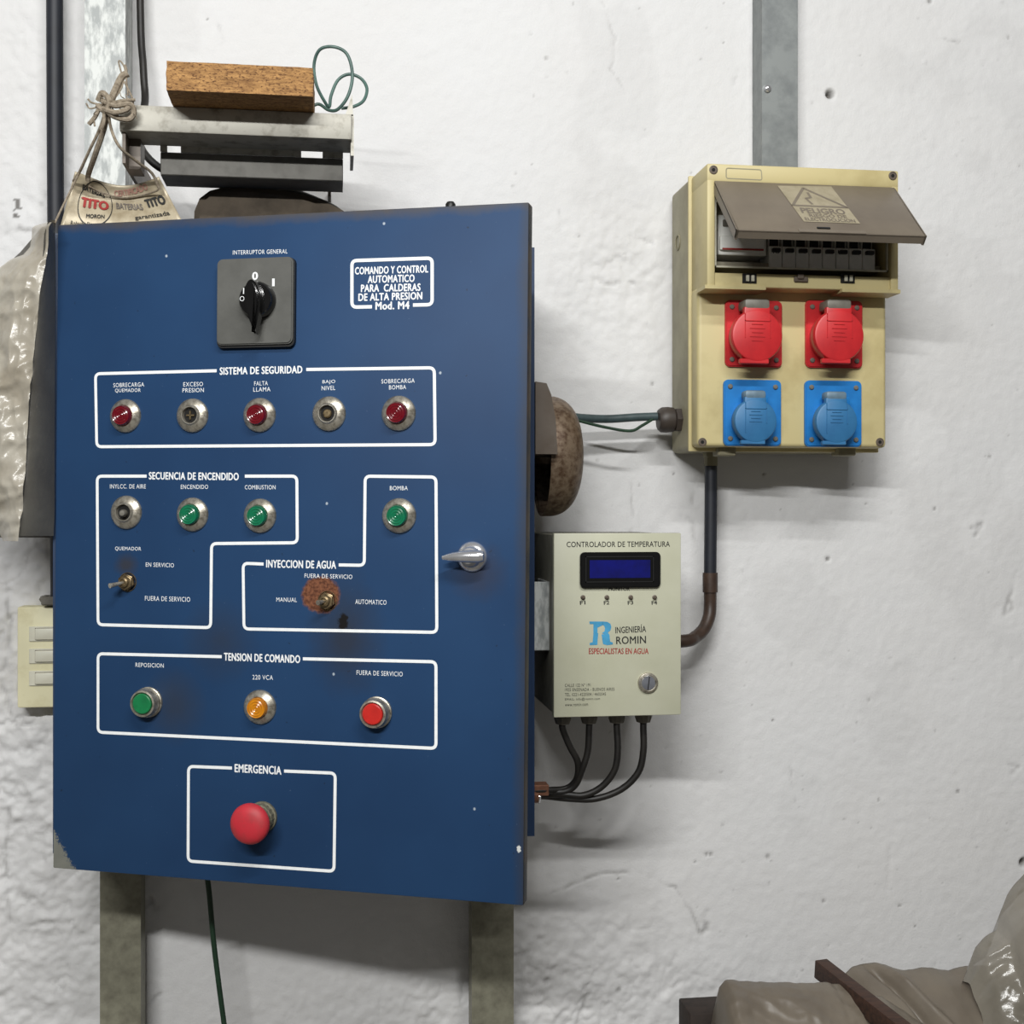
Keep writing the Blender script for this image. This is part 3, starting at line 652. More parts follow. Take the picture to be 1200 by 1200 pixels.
def tagtext(s, s0, t0, s1, t1, h, m, bold=.02):
    me = text_mesh(s, bold); a = coords(me); lo, hi = a.min(0), a.max(0); out = []
    for x, y, _ in a:
        fx = (x-lo[0])/(hi[0]-lo[0]); fy = (y-lo[1])/(hi[1]-lo[1])-.5
        q = tagmap(s0+(s1-s0)*fx, t0+(t1-t0)*fx-fy*h); q.y -= .0014; out.append(tuple(q))
    setco(me, np.array(out)); obj('lettering', me, m, tagroot, smooth=0)
tagtext('BATERIAS', .12, .22, .36, .30, .10, 'black_ink', .02); tagtext('TITO', .13, .50, .40, .52, .20, 'red_ink', .05); tagtext('MORON', .20, .76, .36, .76, .08, 'black_ink')
tagtext('CERTIFICADO', .46, .22, .84, .10, .15, 'faded_red_ink', .03); tagtext('BATERIAS', .47, .50, .72, .54, .15, 'grey_ink', .03); tagtext('TITO', .75, .48, .95, .44, .20, 'black_ink', .05)
tagtext('garantizada', .62, .80, .93, .74, .12, 'black_ink', .01); tagtext('Roberto Diaz', .08, .90, .28, .93, .08, 'black_ink', 0)
bm = B(); rows = []
for k in range(41):
    a = 2*PI*k/40; r = []
    for e in (1, .955):
        q = tagmap(.27+.165*e*math.cos(a), .50+.47*e*math.sin(a)); q.y -= .0012; r.append(bm.verts.new(q))
    rows.append(r)
for a, b in zip(rows, rows[1:]): bm.faces.new((a[0], a[1], b[1], b[0]))
obj('printed_ring', bm, 'black_ink', tagroot, smooth=0)
def strand(bm, pts, r=.0018, tw=True): tube(bm, [P(*q) for q in pts], r, 8, 5)
bm = B(); YS = -.28
strand(bm, [(125, 122, YS), (118, 148, -.27), (104, 178, -.25), (93, 202, -.225), (86, 212, -.208)], .0018)
strand(bm, [(127, 125, YS), (122, 150, -.27), (112, 180, -.25), (104, 203, -.215), (103, 212, -.208)], .0034)
strand(bm, [(127, 128, YS), (130, 150, -.275), (140, 172, -.275), (160, 189, -.25), (178, 203, -.225), (187, 222, -.212)], .0018)
strand(bm, [(93, 202, -.225), (82, 225, -.22), (72, 245, -.235), (64, 262, -.25)], .0014)
strand(bm, [(104, 218, -.208), (120, 226, -.196), (145, 232, -.190), (170, 228, -.196), (185, 223, -.210)], .0013)
for pts, r in (([(115, 118, YS), (120, 109, -.285), (128, 118, -.29), (124, 130, -.285), (114, 124, YS)], .0036), ([(120, 118, -.285), (135, 124, -.292), (152, 122, -.290), (157, 132, -.285), (150, 140, -.285), (133, 136, -.29), (122, 126, YS)], .0034),
               ([(122, 128, -.285), (136, 132, -.296), (150, 127, -.290), (140, 121, -.290), (124, 122, -.285)], .0034), ([(118, 122, -.28), (112, 136, -.28), (104, 146, -.278)], .0028), ([(114, 122, -.28), (107, 120, -.28), (103, 116, -.28)], .0012),
               ([(113, 126, -.28), (105, 127, -.28), (101, 121, -.28)], .0010), ([(121, 120, -.283), (122, 140, -.283), (119, 152, -.279)], .0024), ([(130, 118, -.28), (136, 104, -.28), (143, 90, -.28), (150, 86, -.28)], .0046), ([(133, 118, -.28), (144, 98, -.28), (139, 72, -.28), (146, 80, -.28), (150, 112, -.28)], .0010),
               ([(145, 95, -.28), (152, 108, -.28), (156, 120, -.28), (152, 128, -.282)], .0012), ([(128, 122, -.285), (142, 118, -.292), (158, 117, -.285)], .0020), ([(110, 140, -.28), (111, 148, -.28)], .0012), ([(143, 92, -.28), (148, 84, -.28), (146, 76, -.28)], .0016)):
    strand(bm, pts, r)
for k in range(12):
    x, y = random.uniform(108, 156), random.uniform(112, 134); a = random.uniform(0, 2*PI)
    strand(bm, [(x, y, -.284), (x+5*math.cos(a), y+5*math.sin(a), -.29), (x+10*math.cos(a+.4), y+10*math.sin(a+.4), -.287)], .0006)
o = obj('string', bm, 'string', tagroot, label='dirty frayed string tied in a thick knot')

# ---- plastic bag at the left of the cabinet
def plastic(name, c, c2, alpha, rough=.25, scale=14):
    k = NT(name); k.set(Roughness=rough); k.b.inputs['Specular IOR Level'].default_value = .6
    n = k.noise(scale, 4); k.color(k.mix(k.ramp(n, .35, .7), lin(c), lin(c2)))
    k.l(k.ramp(k.noise(scale*.6, 3), .2, .8), k.b.inputs['Alpha']) if False else k.set(Alpha=alpha)
    k.bump(k.noise(45, 5, .6), .35, .003); return k.m
M['bag'] = plastic('clear_grimy_plastic', (196, 190, 176), (160, 150, 132), .80)
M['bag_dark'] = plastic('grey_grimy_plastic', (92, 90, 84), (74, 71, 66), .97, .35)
bag = thing('plastic_bag', 'crumpled grimy clear plastic bag hanging at the left edge of the blue cabinet', 'plastic bag', tuple(P(30, 632, -.24)))
def sheet(name, rows, yfun, m, parent, nr=90, nc=44, amp=.006, s=18, seed=1, smooth=180, label=None, yz=1, sharp=False):
    """rows: (py, px_left, px_right) ; yfun(s,t) depth"""
    R = np.array(rows, float); pys = np.linspace(R[0, 0], R[-1, 0], nr); L_ = np.interp(pys, R[:, 0], R[:, 1]); Rr = np.interp(pys, R[:, 0], R[:, 2])
    S, Tt = np.meshgrid(np.linspace(0, 1, nc), np.linspace(0, 1, nr)); X = np.zeros_like(S); Y = X.copy(); Z = X.copy()
    for i in range(nr):
        for j in range(nc):
            q = P(L_[i]+(Rr[i]-L_[i])*S[i, j], pys[i], yfun(S[i, j], Tt[i, j])); X[i, j], Y[i, j], Z[i, j] = q
    Y = Y-amp*crumple(X, Z, s, 4, seed)
    me = grid_mesh(name, X, Y, Z); return obj(name, me, m, parent, smooth=smooth, label=label)
sheet('front_film', [(262, 56, 62), (268, 40, 58), (290, 36, 56), (300, 28, 55), (306, 14, 54), (318, -4, 52), (326, -14, 51), (400, -40, 42), (480, -50, 35), (560, -50, 30), (600, -10, 27), (634, 4, 22)],
      lambda s, t: -.235-.045*math.sin(PI*(s*.5))*(1-.25*t)-.01*t, 'bag', bag, amp=.012, s=26, seed=4, nr=150, nc=70)
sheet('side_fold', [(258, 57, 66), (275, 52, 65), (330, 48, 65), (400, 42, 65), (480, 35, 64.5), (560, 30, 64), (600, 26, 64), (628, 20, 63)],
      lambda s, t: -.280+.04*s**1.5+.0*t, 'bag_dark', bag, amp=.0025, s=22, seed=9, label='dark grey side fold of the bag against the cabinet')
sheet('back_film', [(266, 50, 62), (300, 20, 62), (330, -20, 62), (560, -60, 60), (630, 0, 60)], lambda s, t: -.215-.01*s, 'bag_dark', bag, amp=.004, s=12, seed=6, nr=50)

# ---- light switch plate at far left
a = P(20, 711, -.035); b = P(64, 829, -.035); sw = thing('switch_plate', 'yellowed ivory wall switch box with three rockers at the left of the cabinet', 'light switch', (a.x+.05, -.02, b.z))
bm = B(); box(bm, (a.x, -.035, b.z), (a.x+.105, -.002, a.z), .003, 2); obj('housing', bm, 'old_ivory', sw)
for k, py in enumerate((743, 769, 795)):
    c = P(34, py, -.036); bm = B(); box(bm, (c.x, -.0372, c.z-.0105), (c.x+.062, -.034, c.z+.0105), .0008, 1); md = obj('switch_module', bm, 'rocker', sw)
    bm = B(); bx = c.x+.009; box(bm, (bx-.0008, -.0375, c.z-.0085), (bx+.037, -.037, c.z+.0085)); obj('rocker_gap', bm, 'grey_ink', md)
    bm = B(); box(bm, (bx, -.041, c.z-.0078), (bx+.036, -.037, c.z+.0078), .001, 2, Matrix.Identity(4)); obj('rocker', bm, 'rocker', md)
c = P(56, 702, -.03); bm = B(); box(bm, (c.x-.006, -.046, c.z-.008), (c.x+.018, -.012, c.z+.004), .002, 1); box(bm, (c.x-.010, -.03, c.z-.004), (c.x, -.001, c.z+.004)); lathe(bm, [(.004, 0), (.004, .004), (0, .005)], 6, Matrix.Translation((c.x-.007, -.03, c.z)))
o = obj('pipe_clamp', bm, 'grey_plastic'); tag(o, 'small dark metal clamp on the conduit just above the ivory switch box', 'clamp')

# ================================================================ ALARM BELL
bell = thing('alarm_bell', 'rusty brown alarm bell with grey housing on the right side of the blue cabinet', 'alarm bell', tuple(P(640, 600, -.13)))
ap = P(679, 535, -.14); rx = ap.x-.054
prof = []
for k in range(14):
    a = PI/2*k/13; prof.append((.083*math.cos(a)**.62 if k < 13 else 0, .012+.042*math.sin(a)))
prof = [(.079, .001), (.083, .0)]+prof; BM = Matrix.Translation((rx, -.14, ap.z)) @ Matrix.Rotation(PI/2, 4, 'Z')
bm = B(); lathe(bm, prof, 56, BM); g0 = obj('gong', bm, 'rust_bell', bell, smooth=60); sd = g0.modifiers.new('shell', 'SOLIDIFY'); sd.thickness = .003; sd.offset = -1
bm = B(); lathe(bm, [(.008, .052), (.008, .056), (.004, .058), (0, .058)], 6, BM); obj('centre_bolt', bm, 'rust_bell', bell)
bm = B(); c = P(627, 532, -.235); zt_ = P(640, 449, -.235).z
ol = [(X0+BW+.001, c.z), (P(653.5, 530, -.235).x, c.z), (P(651, 490, -.235).x, c.z+.047), (P(646, 462, -.235).x, c.z+.078), (P(640.5, 449, -.235).x, zt_), (X0+BW+.001, zt_+.002)]
prism(bm, ol, -.235, -.14); obj('housing', bm, 'bell_body', bell)
bm = B(); box(bm, (X0+BW+.001, -.17, ap.z-.0), (rx+.02, -.11, ap.z+.03)); obj('striker_box', bm, 'hole', bell)

# ================================================================ SOCKET BOX
SX0, SX1, SZ0, SZ1 = .509, .790, CZ+.0925, CZ+.481; YL = -.14; YU = -.182; ZS = CZ+.309
sb = thing('socket_box', 'yellowed cream distribution box with an open smoked visor and four industrial sockets', 'distribution box', ((SX0+SX1)/2, -.07, SZ0))
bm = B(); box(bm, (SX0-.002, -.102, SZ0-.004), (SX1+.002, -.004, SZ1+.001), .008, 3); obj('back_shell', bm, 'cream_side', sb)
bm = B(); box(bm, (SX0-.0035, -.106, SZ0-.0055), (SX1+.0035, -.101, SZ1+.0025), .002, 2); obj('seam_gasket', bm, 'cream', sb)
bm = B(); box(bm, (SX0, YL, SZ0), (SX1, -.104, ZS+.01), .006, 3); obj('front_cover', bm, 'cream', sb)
# upper hood with a window opening
OX0, OX1, OZ0, OZ1 = SX0+.013, SX1-.013, CZ+.331, CZ+.456
bm = B()
box(bm, (SX0+.001, YU, OZ1), (SX1-.001, -.104, SZ1), .003, 2); box(bm, (SX0+.001, YU, ZS), (OX0, -.104, OZ1+.004), .003, 2); box(bm, (OX1, YU, ZS), (SX1-.001, -.104, OZ1+.004), .003, 2)
box(bm, (OX0-.003, YU+.004, ZS+.003), (OX1+.003, -.104, OZ0), .001, 1)
box(bm, (SX0-.002, YU-.001, ZS-.001), (SX0+.085, YL-.001, ZS+.004)); box(bm, (SX1-.085, YU-.001, ZS-.001), (SX1+.001, YL-.001, ZS+.004))
box(bm, (SX0+.02, YL-.018, ZS-.010), (SX0+.085, YL+.002, ZS), .002, 1)  if False else None
obj('window_hood', bm, 'cream', sb)
WF = Frame(Matrix.Translation((0, YU, 0)))
ribbon(WF, [(851, 197), (892, 199), (893, 211), (851, 209)], 1.2, .003, 'cream_side', sb, name='label_outline', closed=True)
bm = B(); box(bm, (OX0, -.118, OZ0-.003), (OX1, -.110, OZ1)); obj('window_recess', bm, mat('brown_grey_recess', (150, 144, 126), .6), sb)
GF = Frame(Matrix.Translation((0, YU+.012, 0))); bm = B()
g = .0022; gx0, gx1, gz0, gz1 = OX0+.001, OX1-.001, OZ0+.008, OZ1-.002
for a, b in (((gx0, gz0), (gx0+g, gz1)), ((gx1-g, gz0), (gx1, gz1)), ((gx0, gz0), (gx1, gz0+g))): box(bm, (a[0], YU+.006, a[1]), (b[0], YU+.010, b[1]))
obj('window_gasket', bm, 'gasket', sb)
bm = B(); box(bm, (OX0+.004, -.155, OZ0+.012), (OX1-.004, -.116, OZ0+.020)); box(bm, (OX0+.004, -.150, OZ0+.066), (OX1-.004, -.116, OZ1)); obj('inner_frame', bm, mat('brown_inner_frame', (140, 134, 116), .6), sb)
# main switch device and the breakers
d0 = P(842, 260, -.155); d1 = P(898, 300, -.155)
bm = B(); box(bm, (d0.x, -.155, d1.z), (d1.x, -.118, d0.z+.01), .001, 1); box(bm, (d0.x+.001, -.160, d1.z+.006), (d1.x-.004, -.154, d1.z+.026), .001, 1)
mb = obj('main_breaker', bm, 'breaker', sb, label='wide pale main breaker at the left of the window')
bm = B(); box(bm, (d0.x+.004, -.1612, d1.z+.006), (d1.x-.006, -.1600, d1.z+.0085)); obj('red_stripe', bm, 'red_ink', mb)
bm = B(); box(bm, (d0.x+.006, -.1575, d0.z-.006), (d0.x+.014, -.154, d0.z+.003), .0005, 1); obj('test_button', bm, 'grey_plastic', mb)
e0_ = P(901, 290, -.158).x; e1_ = P(1026, 290, -.158).x; wB = (e1_-e0_)/8; zb = CZ+.3445
for k in range(8):
    x = e0_+k*wB; bm = B(); box(bm, (x+.0005, -.158, zb), (x+wB-.0005, -.118, zb+.030), .0008, 1); box(bm, (x+.002, -.150, zb+.030), (x+wB-.002, -.118, zb+.055))
    b0 = obj('circuit_breaker', bm, 'breaker', sb)
    bm = B(); box(bm, (x+.004, -.164, zb+.021), (x+wB-.004, -.150, zb+.0265), .0008, 1, None); obj('toggle', bm, 'dark', b0)
    bm = B(); box(bm, (x+.0035, -.1515, zb+.029), (x+wB-.0035, -.149, zb+.042)); obj('toggle_slot', bm, 'hole', b0)
BF = Frame(Matrix.Translation((0, -.1583, 0)))
for s_, x in (('16', 906), ('10', 938), ('16', 982)): lettering(BF, s_, (x, 295), (x+7, 295.3), 4, 'black_ink', sb, bold=0)
for px in (878, 993):
    c = P(px, 326.5, YU+.004); bm = B(); box(bm, (c.x-.010, YU+.002, c.z-.0065), (c.x+.010, YU+.006, c.z+.0065)); q = obj('latch', bm, 'hole', sb)
    for dx in (-.0035, .0040):
        bm = B(); box(bm, (c.x+dx-.0022, YU-.001, c.z-.0045), (c.x+dx+.0022, YU+.002, c.z+.004), .0004, 1); obj('latch_tab', bm, 'gasket', q)
c = P(938, 327, YU+.004); bm = B(); box(bm, (c.x-.010, YU, c.z-.0045), (c.x+.010, YU+.004, c.z+.003), .0008, 1); box(bm, (c.x-.006, YU-.003, c.z-.001), (c.x+.003, YU+.002, c.z+.006), .001, 1); obj('lock_stub', bm, 'bell_body', sb, label='broken dark lock stub')
# visor
vh = Vector((SX0+.011, YU-.001, OZ1+.001)); tip = Vector((SX0+.013, -.282, CZ+.367)); VW = .262
up = (vh-tip); VL = up.length; up = Vector((0, up.y, up.z)).normalized(); yv = up.cross(Vector((1, 0, 0)))
VM = Matrix(((1, yv.x, up.x, vh.x), (0, yv.y, up.y, tip.y), (0, yv.z, up.z, tip.z), (0, 0, 0, 1))); VF = Frame(VM)
bm = B(); box(bm, (0, 0, 0), (VW, .0035, VL), .001, 2); box(bm, (0, 0, 0), (.003, .014, VL-.004)); box(bm, (VW-.003, 0, 0), (VW, .014, VL-.004)); box(bm, (0, 0, 0), (VW, .012, .003))
box(bm, (.085, -.0012, 0), (.178, .003, .007), .0006, 1)
vz = obj('visor', bm, 'visor', sb, VM, label='smoked brown-grey visor propped open')
bm = B(); box(bm, (.100+.012, -.002, .009), (.100+.030, -.0008, .012)); obj('visor_slot', bm, 'dark', vz, VM)
bm = B()
q = [VF.uv(*p) for p in ((911, 218), (974, 219), (1008, 262.5), (942, 260))]
bm.faces.new([bm.verts.new((a, -.0006, b)) for a, b in q[::-1]]); obj('warning_sticker', bm, 'sticker', vz, VM, smooth=0)
ribbon(VF, [(941, 221), (993, 244), (929, 241)], 1.6, .001, 'visor', vz, name='warning_triangle', closed=True, eps=.0009)
ribbon(VF, [(946, 226), (950, 232), (944, 233), (952, 240)], 1.4, .0005, 'visor', vz, name='warning_bolt', eps=.0009)
lettering(VF, 'PELIGRO', (938, 247), (990, 249), 6, 'visor', vz, bold=.03, eps=.0009); lettering(VF, 'RIESGO DE', (948, 253), (992, 254.5), 3.5, 'visor', vz, eps=.0009); lettering(VF, 'ELECTROCUCION', (943, 257), (1002, 259.5), 3.5, 'visor', vz, eps=.0009)
# sockets
LF = Frame(Matrix.Translation((0, YL, 0)))
def screw(parent, x, y, z, r=.0038, m='grey_plastic'):
    bm = B(); lathe(bm, [(r, 0), (r, .0012), (r*.7, .0024), (0, .0026)], 12, Matrix.Translation((x, y, z))); obj('screw', bm, m, parent)
def socket(px0, py0, px1, py1, cx, cy, rp, body, capm, lab, tall):
    a = P(px0, py0, YL); b = P(px1, py1, YL); bm = B(); prism(bm, rrect(a.x, b.z, b.x, a.z, .007), YL-.006, YL+.001, .0015)
    s0 = obj('power_socket', bm, body, sb, label=lab)
    for x in (a.x+.009, b.x-.009):
        for z in (a.z-.010, b.z+.010): screw(s0, x, YL-.006, z, .0036)
    hgt = .045 if tall else .034; c = P(cx, cy, YL-hgt); r = rp*(DIST+YL-hgt)/F_PX*1.03
    bx, bz = (a.x+b.x)/2-.001, c.z+.001
    bm = B(); R = Matrix.Translation((bx, YL-.005, bz)) @ Matrix.Rotation(.0, 4, 'X')
    rows = []
    for k in range(5):
        t = k/4; x = bx+(c.x-bx)*t; rows.append((x, YL-.005-(hgt-.014)*t, r*(1.02-.04*t)))
    rr = [[bm.verts.new((x+q*math.cos(2*PI*i/40), y, bz+q*math.sin(2*PI*i/40))) for i in range(40)] for x, y, q in rows]
    for p_, q_ in zip(rr, rr[1:]):
        for i in range(40): bm.faces.new((p_[i], p_[(i+1) % 40], q_[(i+1) % 40], q_[i]))
    bm.faces.new(rr[-1])
    box(bm, (bx-.016, YL-.030, bz+r*.72), (bx+.016, YL-.004, bz+r*1.18), .003, 2)
    obj('socket_barrel', bm, body, s0)
    CM = Matrix.Translation((c.x, YL-hgt+.010, c.z))
    bm = B(); lathe(bm, [(r*1.02, -.004), (r*1.03, .001), (r*1.03, .006), (r*.99, .009), (r*.93, .0100), (0, .0102)], 44, CM)
    hw = r*.52
    box(bm, (c.x-hw, YL-hgt+.001, c.z+r*.45), (c.x+hw, YL-hgt+.012, c.z+r*1.12), .002, 2)
    box(bm, (c.x-hw, YL-hgt-.0012, c.z-r*.10 if tall else c.z-r*.55), (c.x-hw+.001, YL-hgt+.002, c.z+r*.85), 0); box(bm, (c.x+hw-.001, YL-hgt-.0012, c.z-r*.1), (c.x+hw, YL-hgt+.002, c.z+r*.85), 0); box(bm, (c.x-hw, YL-hgt-.0012, c.z+r*.55), (c.x+hw, YL-hgt+.002, c.z+r*.58))
    for k in range(5 if tall else 4):
        z = c.z+r*(.42-.16*k); ww = hw*(.62 if k % 2 else .45); box(bm, (c.x-ww, YL-hgt-.0010, z), (c.x+ww*.9, YL-hgt+.002, z+.0012))
    box(bm, (c.x-hw*1.35, YL-hgt+.001, c.z-r*1.09), (c.x+hw*.9, YL-hgt+.009, c.z-r*.9), .001, 1)
    obj('socket_lid', bm, capm, s0)
    bm = B(); box(bm, (c.x-hw*.98, YL-hgt+.000, c.z+r*1.02), (c.x+hw*.98, YL-.012, c.z+r*1.42), .004, 2); obj('hinge_block', bm, 'grey_plastic' if tall else 'bluegrey', s0)
    bm = B(); lathe(bm, [(.0016, 0), (.0016, .004), (0, .004)], 10, Matrix.Translation((bx-.018, YL-.030, c.z+r*1.2)) @ Matrix.Rotation(PI/2, 4, 'Z')); obj('spring_pin', bm, 'chrome', s0)
M['bluegrey'] = mat('faded_blue_hinge_plastic', (116, 142, 160), .5)
socket(849, 352, 915, 431, 888, 393, 30.5, 'red_plastic', 'red_plastic', 'red industrial socket at the left of the upper row', True)
socket(943, 352, 1009, 432, 984, 393, 30.5, 'red_plastic', 'red_plastic', 'red industrial socket at the right of the upper row', True)
socket(847, 445, 914, 523, 886, 493, 25.5, 'blue_plastic', 'blue_cap', 'blue industrial socket at the left of the lower row', False)
socket(942, 446, 1008, 524, 981, 494, 25.5, 'blue_plastic', 'blue_cap', 'blue industrial socket at the right of the lower row', False)
for px, py, y in ((836, 199, YU), (1046, 206, YU), (823, 518, YL), (1031, 518, YL)):
    c = P(px, py, y); bm = B(); lathe(bm, [(.0060, .0), (.0060, .0012), (.0048, .0014), (.0045, .0006), (0, .0004)], 20, Matrix.Translation(c)); s_ = obj('cover_screw', bm, 'bell_body', sb)
    bm = B(); lathe(bm, [(.0026, .0006), (.0026, .0012), (0, .0012)], 6, Matrix.Translation(c)); obj('screw_head', bm, 'hole', s_)
for px in (850, 990):
    c = P(px, 531, -.11); bm = B(); box(bm, (c.x-.013, -.12, c.z-.004), (c.x+.013, -.09, SZ0+.002), .0015, 1); obj('drain_tab', bm, 'cream_side', sb)
c = P(796, 235, -.05); bm = B(); lathe(bm, [(.012, -.001), (.012, .0015), (.010, .0015), (.010, .0005)], 24, Matrix.Translation((SX0-.002, -.045, CZ+.40)) @ Matrix.Rotation(-PI/2, 4, 'Z')); obj('knockout', bm, 'cream_side', sb)
# cable gland on the left, conduit gland below
gz = P(780, 492, -.055).z; bm = B(); GM = Matrix.Translation((SX0-.002, -.055, gz)) @ Matrix.Rotation(-PI/2, 4, 'Z')
lathe(bm, [(.0185, 0), (.0185, .008), (.0165, .009)], 6, GM); lathe(bm, [(.0165, .009), (.0185, .011), (.0195, .020), (.0190, .028), (.0150, .033), (.009, .034), (0, .033)], 20, GM, rib=-.04)
obj('side_gland', bm, mat('dark_brown_gland', (64, 56, 50), .5), sb)
gc = P(833, 540, -.05); bm = B(); lathe(bm, [(.012, -.002), (.012, .008), (.0105, .009), (.0105, .022), (0, .022)], 16, Matrix.Translation((gc.x, -.05, SZ0-.002)) @ Matrix.Rotation(PI/2, 4, 'X'), rib=-.05)
obj('bottom_gland', bm, 'cream_side', sb)
# conduit from the box to the controller
def yrot_pts(l): return [P(*q) for q in l]
cond = thing('conduit_pipe', 'black and brown conduit bending from under the socket box to the controller', 'pipe', tuple(P(833, 700, -.05)))
bm = B(); e = P(833, 672, -.05); tube(bm, [(gc.x, -.05, SZ0-.016), (gc.x, -.05, CZ+.02), (gc.x-.001, -.05, e.z)], .0093, 16, 4); obj('upper_pipe', bm, 'black_pipe', cond)
f2 = P(833, 694, -.05); bm = B(); tube(bm, [(gc.x-.001, -.05, e.z+.001), (gc.x-.001, -.05, f2.z)], .0112, 18); obj('coupling', bm, 'brown_pipe', cond)
bm = B(); g2 = P(800, 748, -.08); tube(bm, [(gc.x-.001, -.05, f2.z+.002), (gc.x-.001, -.05, f2.z-.02), (gc.x-.004, -.054, f2.z-.036), (gc.x-.014, -.062, f2.z-.053), (gc.x-.030, -.072, f2.z-.064), (gc.x-.048, -.085, f2.z-.068), (.456, -.09, f2.z-.069)], .0094, 16, 6); obj('elbow', bm, 'brown_pipe', cond)
# sheathed cable bell -> box
bm = B(); tube(bm, [Vector((X0+BW+.0005, -.07, P(640, 482, -.07).z))]+yrot_pts([(655, 484, -.07), (674, 489, -.065), (710, 491, -.055), (745, 489, -.055), (770, 488, -.055)]), .0062, 12, 5)
o = obj('sheathed_cable', bm, 'green_sheath'); tag(o, 'thick grey-green cable from the bell to the socket box gland', 'cable')
bm = B(); tube(bm, [Vector((X0+BW+.0005, -.08, P(640, 486, -.07).z))]+yrot_pts([(655, 488, -.075), (674, 492, -.072), (706, 500, -.07), (738, 505, -.07), (752, 499, -.065), (765, 491, -.058)]), .0022, 8, 5)
o = obj('earth_wire', bm, 'dark_green'); tag(o, 'thin dark green wire sagging below the thick grey-green cable', 'wire')

# ================================================================ TEMPERATURE CONTROLLER
KX0, KX1, KZ0, KZ1, KY = .284, .4543, CZ-.2675, CZ-.0277, -.25
ct = thing('temperature_controller', 'cream steel temperature controller with a blue display beside the cabinet', 'controller', ((KX0+KX1)/2, -.15, KZ0))
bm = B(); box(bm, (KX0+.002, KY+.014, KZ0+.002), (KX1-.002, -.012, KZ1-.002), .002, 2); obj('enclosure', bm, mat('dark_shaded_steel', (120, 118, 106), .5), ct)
bm = B(); box(bm, (KX0, KY, KZ0), (KX1, KY+.016, KZ1), .0015, 2); obj('door_panel', bm, 'ctrl', ct)
KF_ = Frame(Matrix.Translation((0, KY, 0)))
KL = lambda s, l, r, h, m='black_ink', **k: lettering(KF_, s, l, r, h, m, ct, **k)
KL('CONTROLADOR DE TEMPERATURA', (664, 638), (785, 637.5), 6.5, bold=.008, spacing=1.05)
a = P(679, 647, KY); b = P(773, 688, KY); bm = B(); prism(bm, rrect(a.x, b.z, b.x, a.z, .006), KY-.006, KY, .0015)
ds = obj('display', bm, 'gloss_black', ct, label='black framed blue display')
a2 = P(686, 652, KY-.006); b2 = P(766, 682, KY-.006); bm = B()
for p_, q_ in (((a2.x, a2.z-.0012), (b2.x, a2.z)), ((a2.x, b2.z), (b2.x, b2.z+.0012)), ((a2.x, b2.z), (a2.x+.0012, a2.z)), ((b2.x-.0012, b2.z), (b2.x, a2.z))): box(bm, (p_[0], KY-.0072, p_[1]), (q_[0], KY-.0058, q_[1]))
obj('screen_bezel', bm, 'dark', ds)
a3 = P(691, 656.5, KY-.006); b3 = P(762, 677, KY-.006); bm = B(); box(bm, (a3.x, KY-.0066, b3.z), (b3.x, KY-.0058, a3.z)); obj('screen', bm, 'screen', ds)
KL('MONITOR', (713, 690), (738, 690), 4.5)
for k, x in enumerate((683, 711, 739, 767)):
    c = P(x, 700, KY); bm = B(); lathe(bm, [(.0032, 0), (.0032, .001), (.0022, .0014), (.0022, .004), (.0012, .005), (0, .005)], 12, Matrix.Translation(c)); obj('key_button', bm, 'bell_body', ct)
    KL('F%d' % (k+1), (x-3.5, 706.5), (x+3, 706), 4.5)
# logo R: slab letter with a small figure cut in it
def px_poly(bm, pts, fr, eps): bm.faces.new([bm.verts.new((fr.uv(*p)[0], -eps, fr.uv(*p)[1])) for p in pts])
bm = B()
Z_ = lambda x, y: (600+x/4.615, 600+y/4.615)
px_poly(bm, [Z_(*p) for p in ((418, 592), (490, 592), (490, 612), (462, 625), (462, 655), (440, 655), (440, 606), (420, 606))], KF_, .0004)
px_poly(bm, [Z_(*p) for p in ((440, 655), (466, 655), (462, 700), (462, 718), (420, 720), (420, 708), (436, 704))], KF_, .0004)
px_poly(bm, [Z_(*p) for p in ((490, 592), (515, 594), (532, 604), (537, 622), (532, 640), (518, 652), (500, 660), (486, 655), (500, 645), (503, 628), (497, 614), (488, 610))], KF_, .0004)
px_poly(bm, [Z_(*p) for p in ((500, 660), (518, 652), (527, 664), (530, 700), (545, 706), (545, 716), (515, 720), (492, 714), (488, 690), (484, 662))], KF_, .0004)
bmesh.ops.recalc_face_normals(bm, faces=bm.faces[:]); obj('logo', bm, 'blue_ink', ct, KF_.M, smooth=0, label='light blue slab letter R logo')
KL('INGENIERÍA', (721, 737.5), (757, 736), 9.5, bold=.01); KL('ROMIN', (722, 750.5), (757, 749.5), 9, bold=.012, spacing=1.05); KL('ESPECIALISTAS EN AGUA', (690, 763), (760, 763), 7, 'red_ink', bold=.015)
for s, y, x1 in (('CALLE 122 Nº 191', 803.3, 692), ('1925 ENSENADA - BUENOS AIRES', 808.3, 720), ('TEL. 0221-4220504 / 4602045', 814, 710), ('EMAIL: info@romin.com', 819.8, 703), ('www.romin.com', 826, 689)):
    KL(s, (662, y), (x1, y-.8), 3.6, bold=.0, spacing=1.1)
c = P(759, 800, KY); bm = B(); lathe(bm, [(.0135, 0), (.0132, .003), (.0110, .0045), (.0105, .0050), (.0095, .0042), (0, .0042)], 32, Matrix.Translation(c)); lk = obj('cam_lock', bm, 'bezel', ct, label='round silver cam lock')
bm = B(); lathe(bm, [(.0092, .0042), (.0088, .0052), (0, .0054)], 28, Matrix.Translation(c)); obj('lock_core', bm, mat('silver_core', (190, 194, 204), .3, .8), lk)
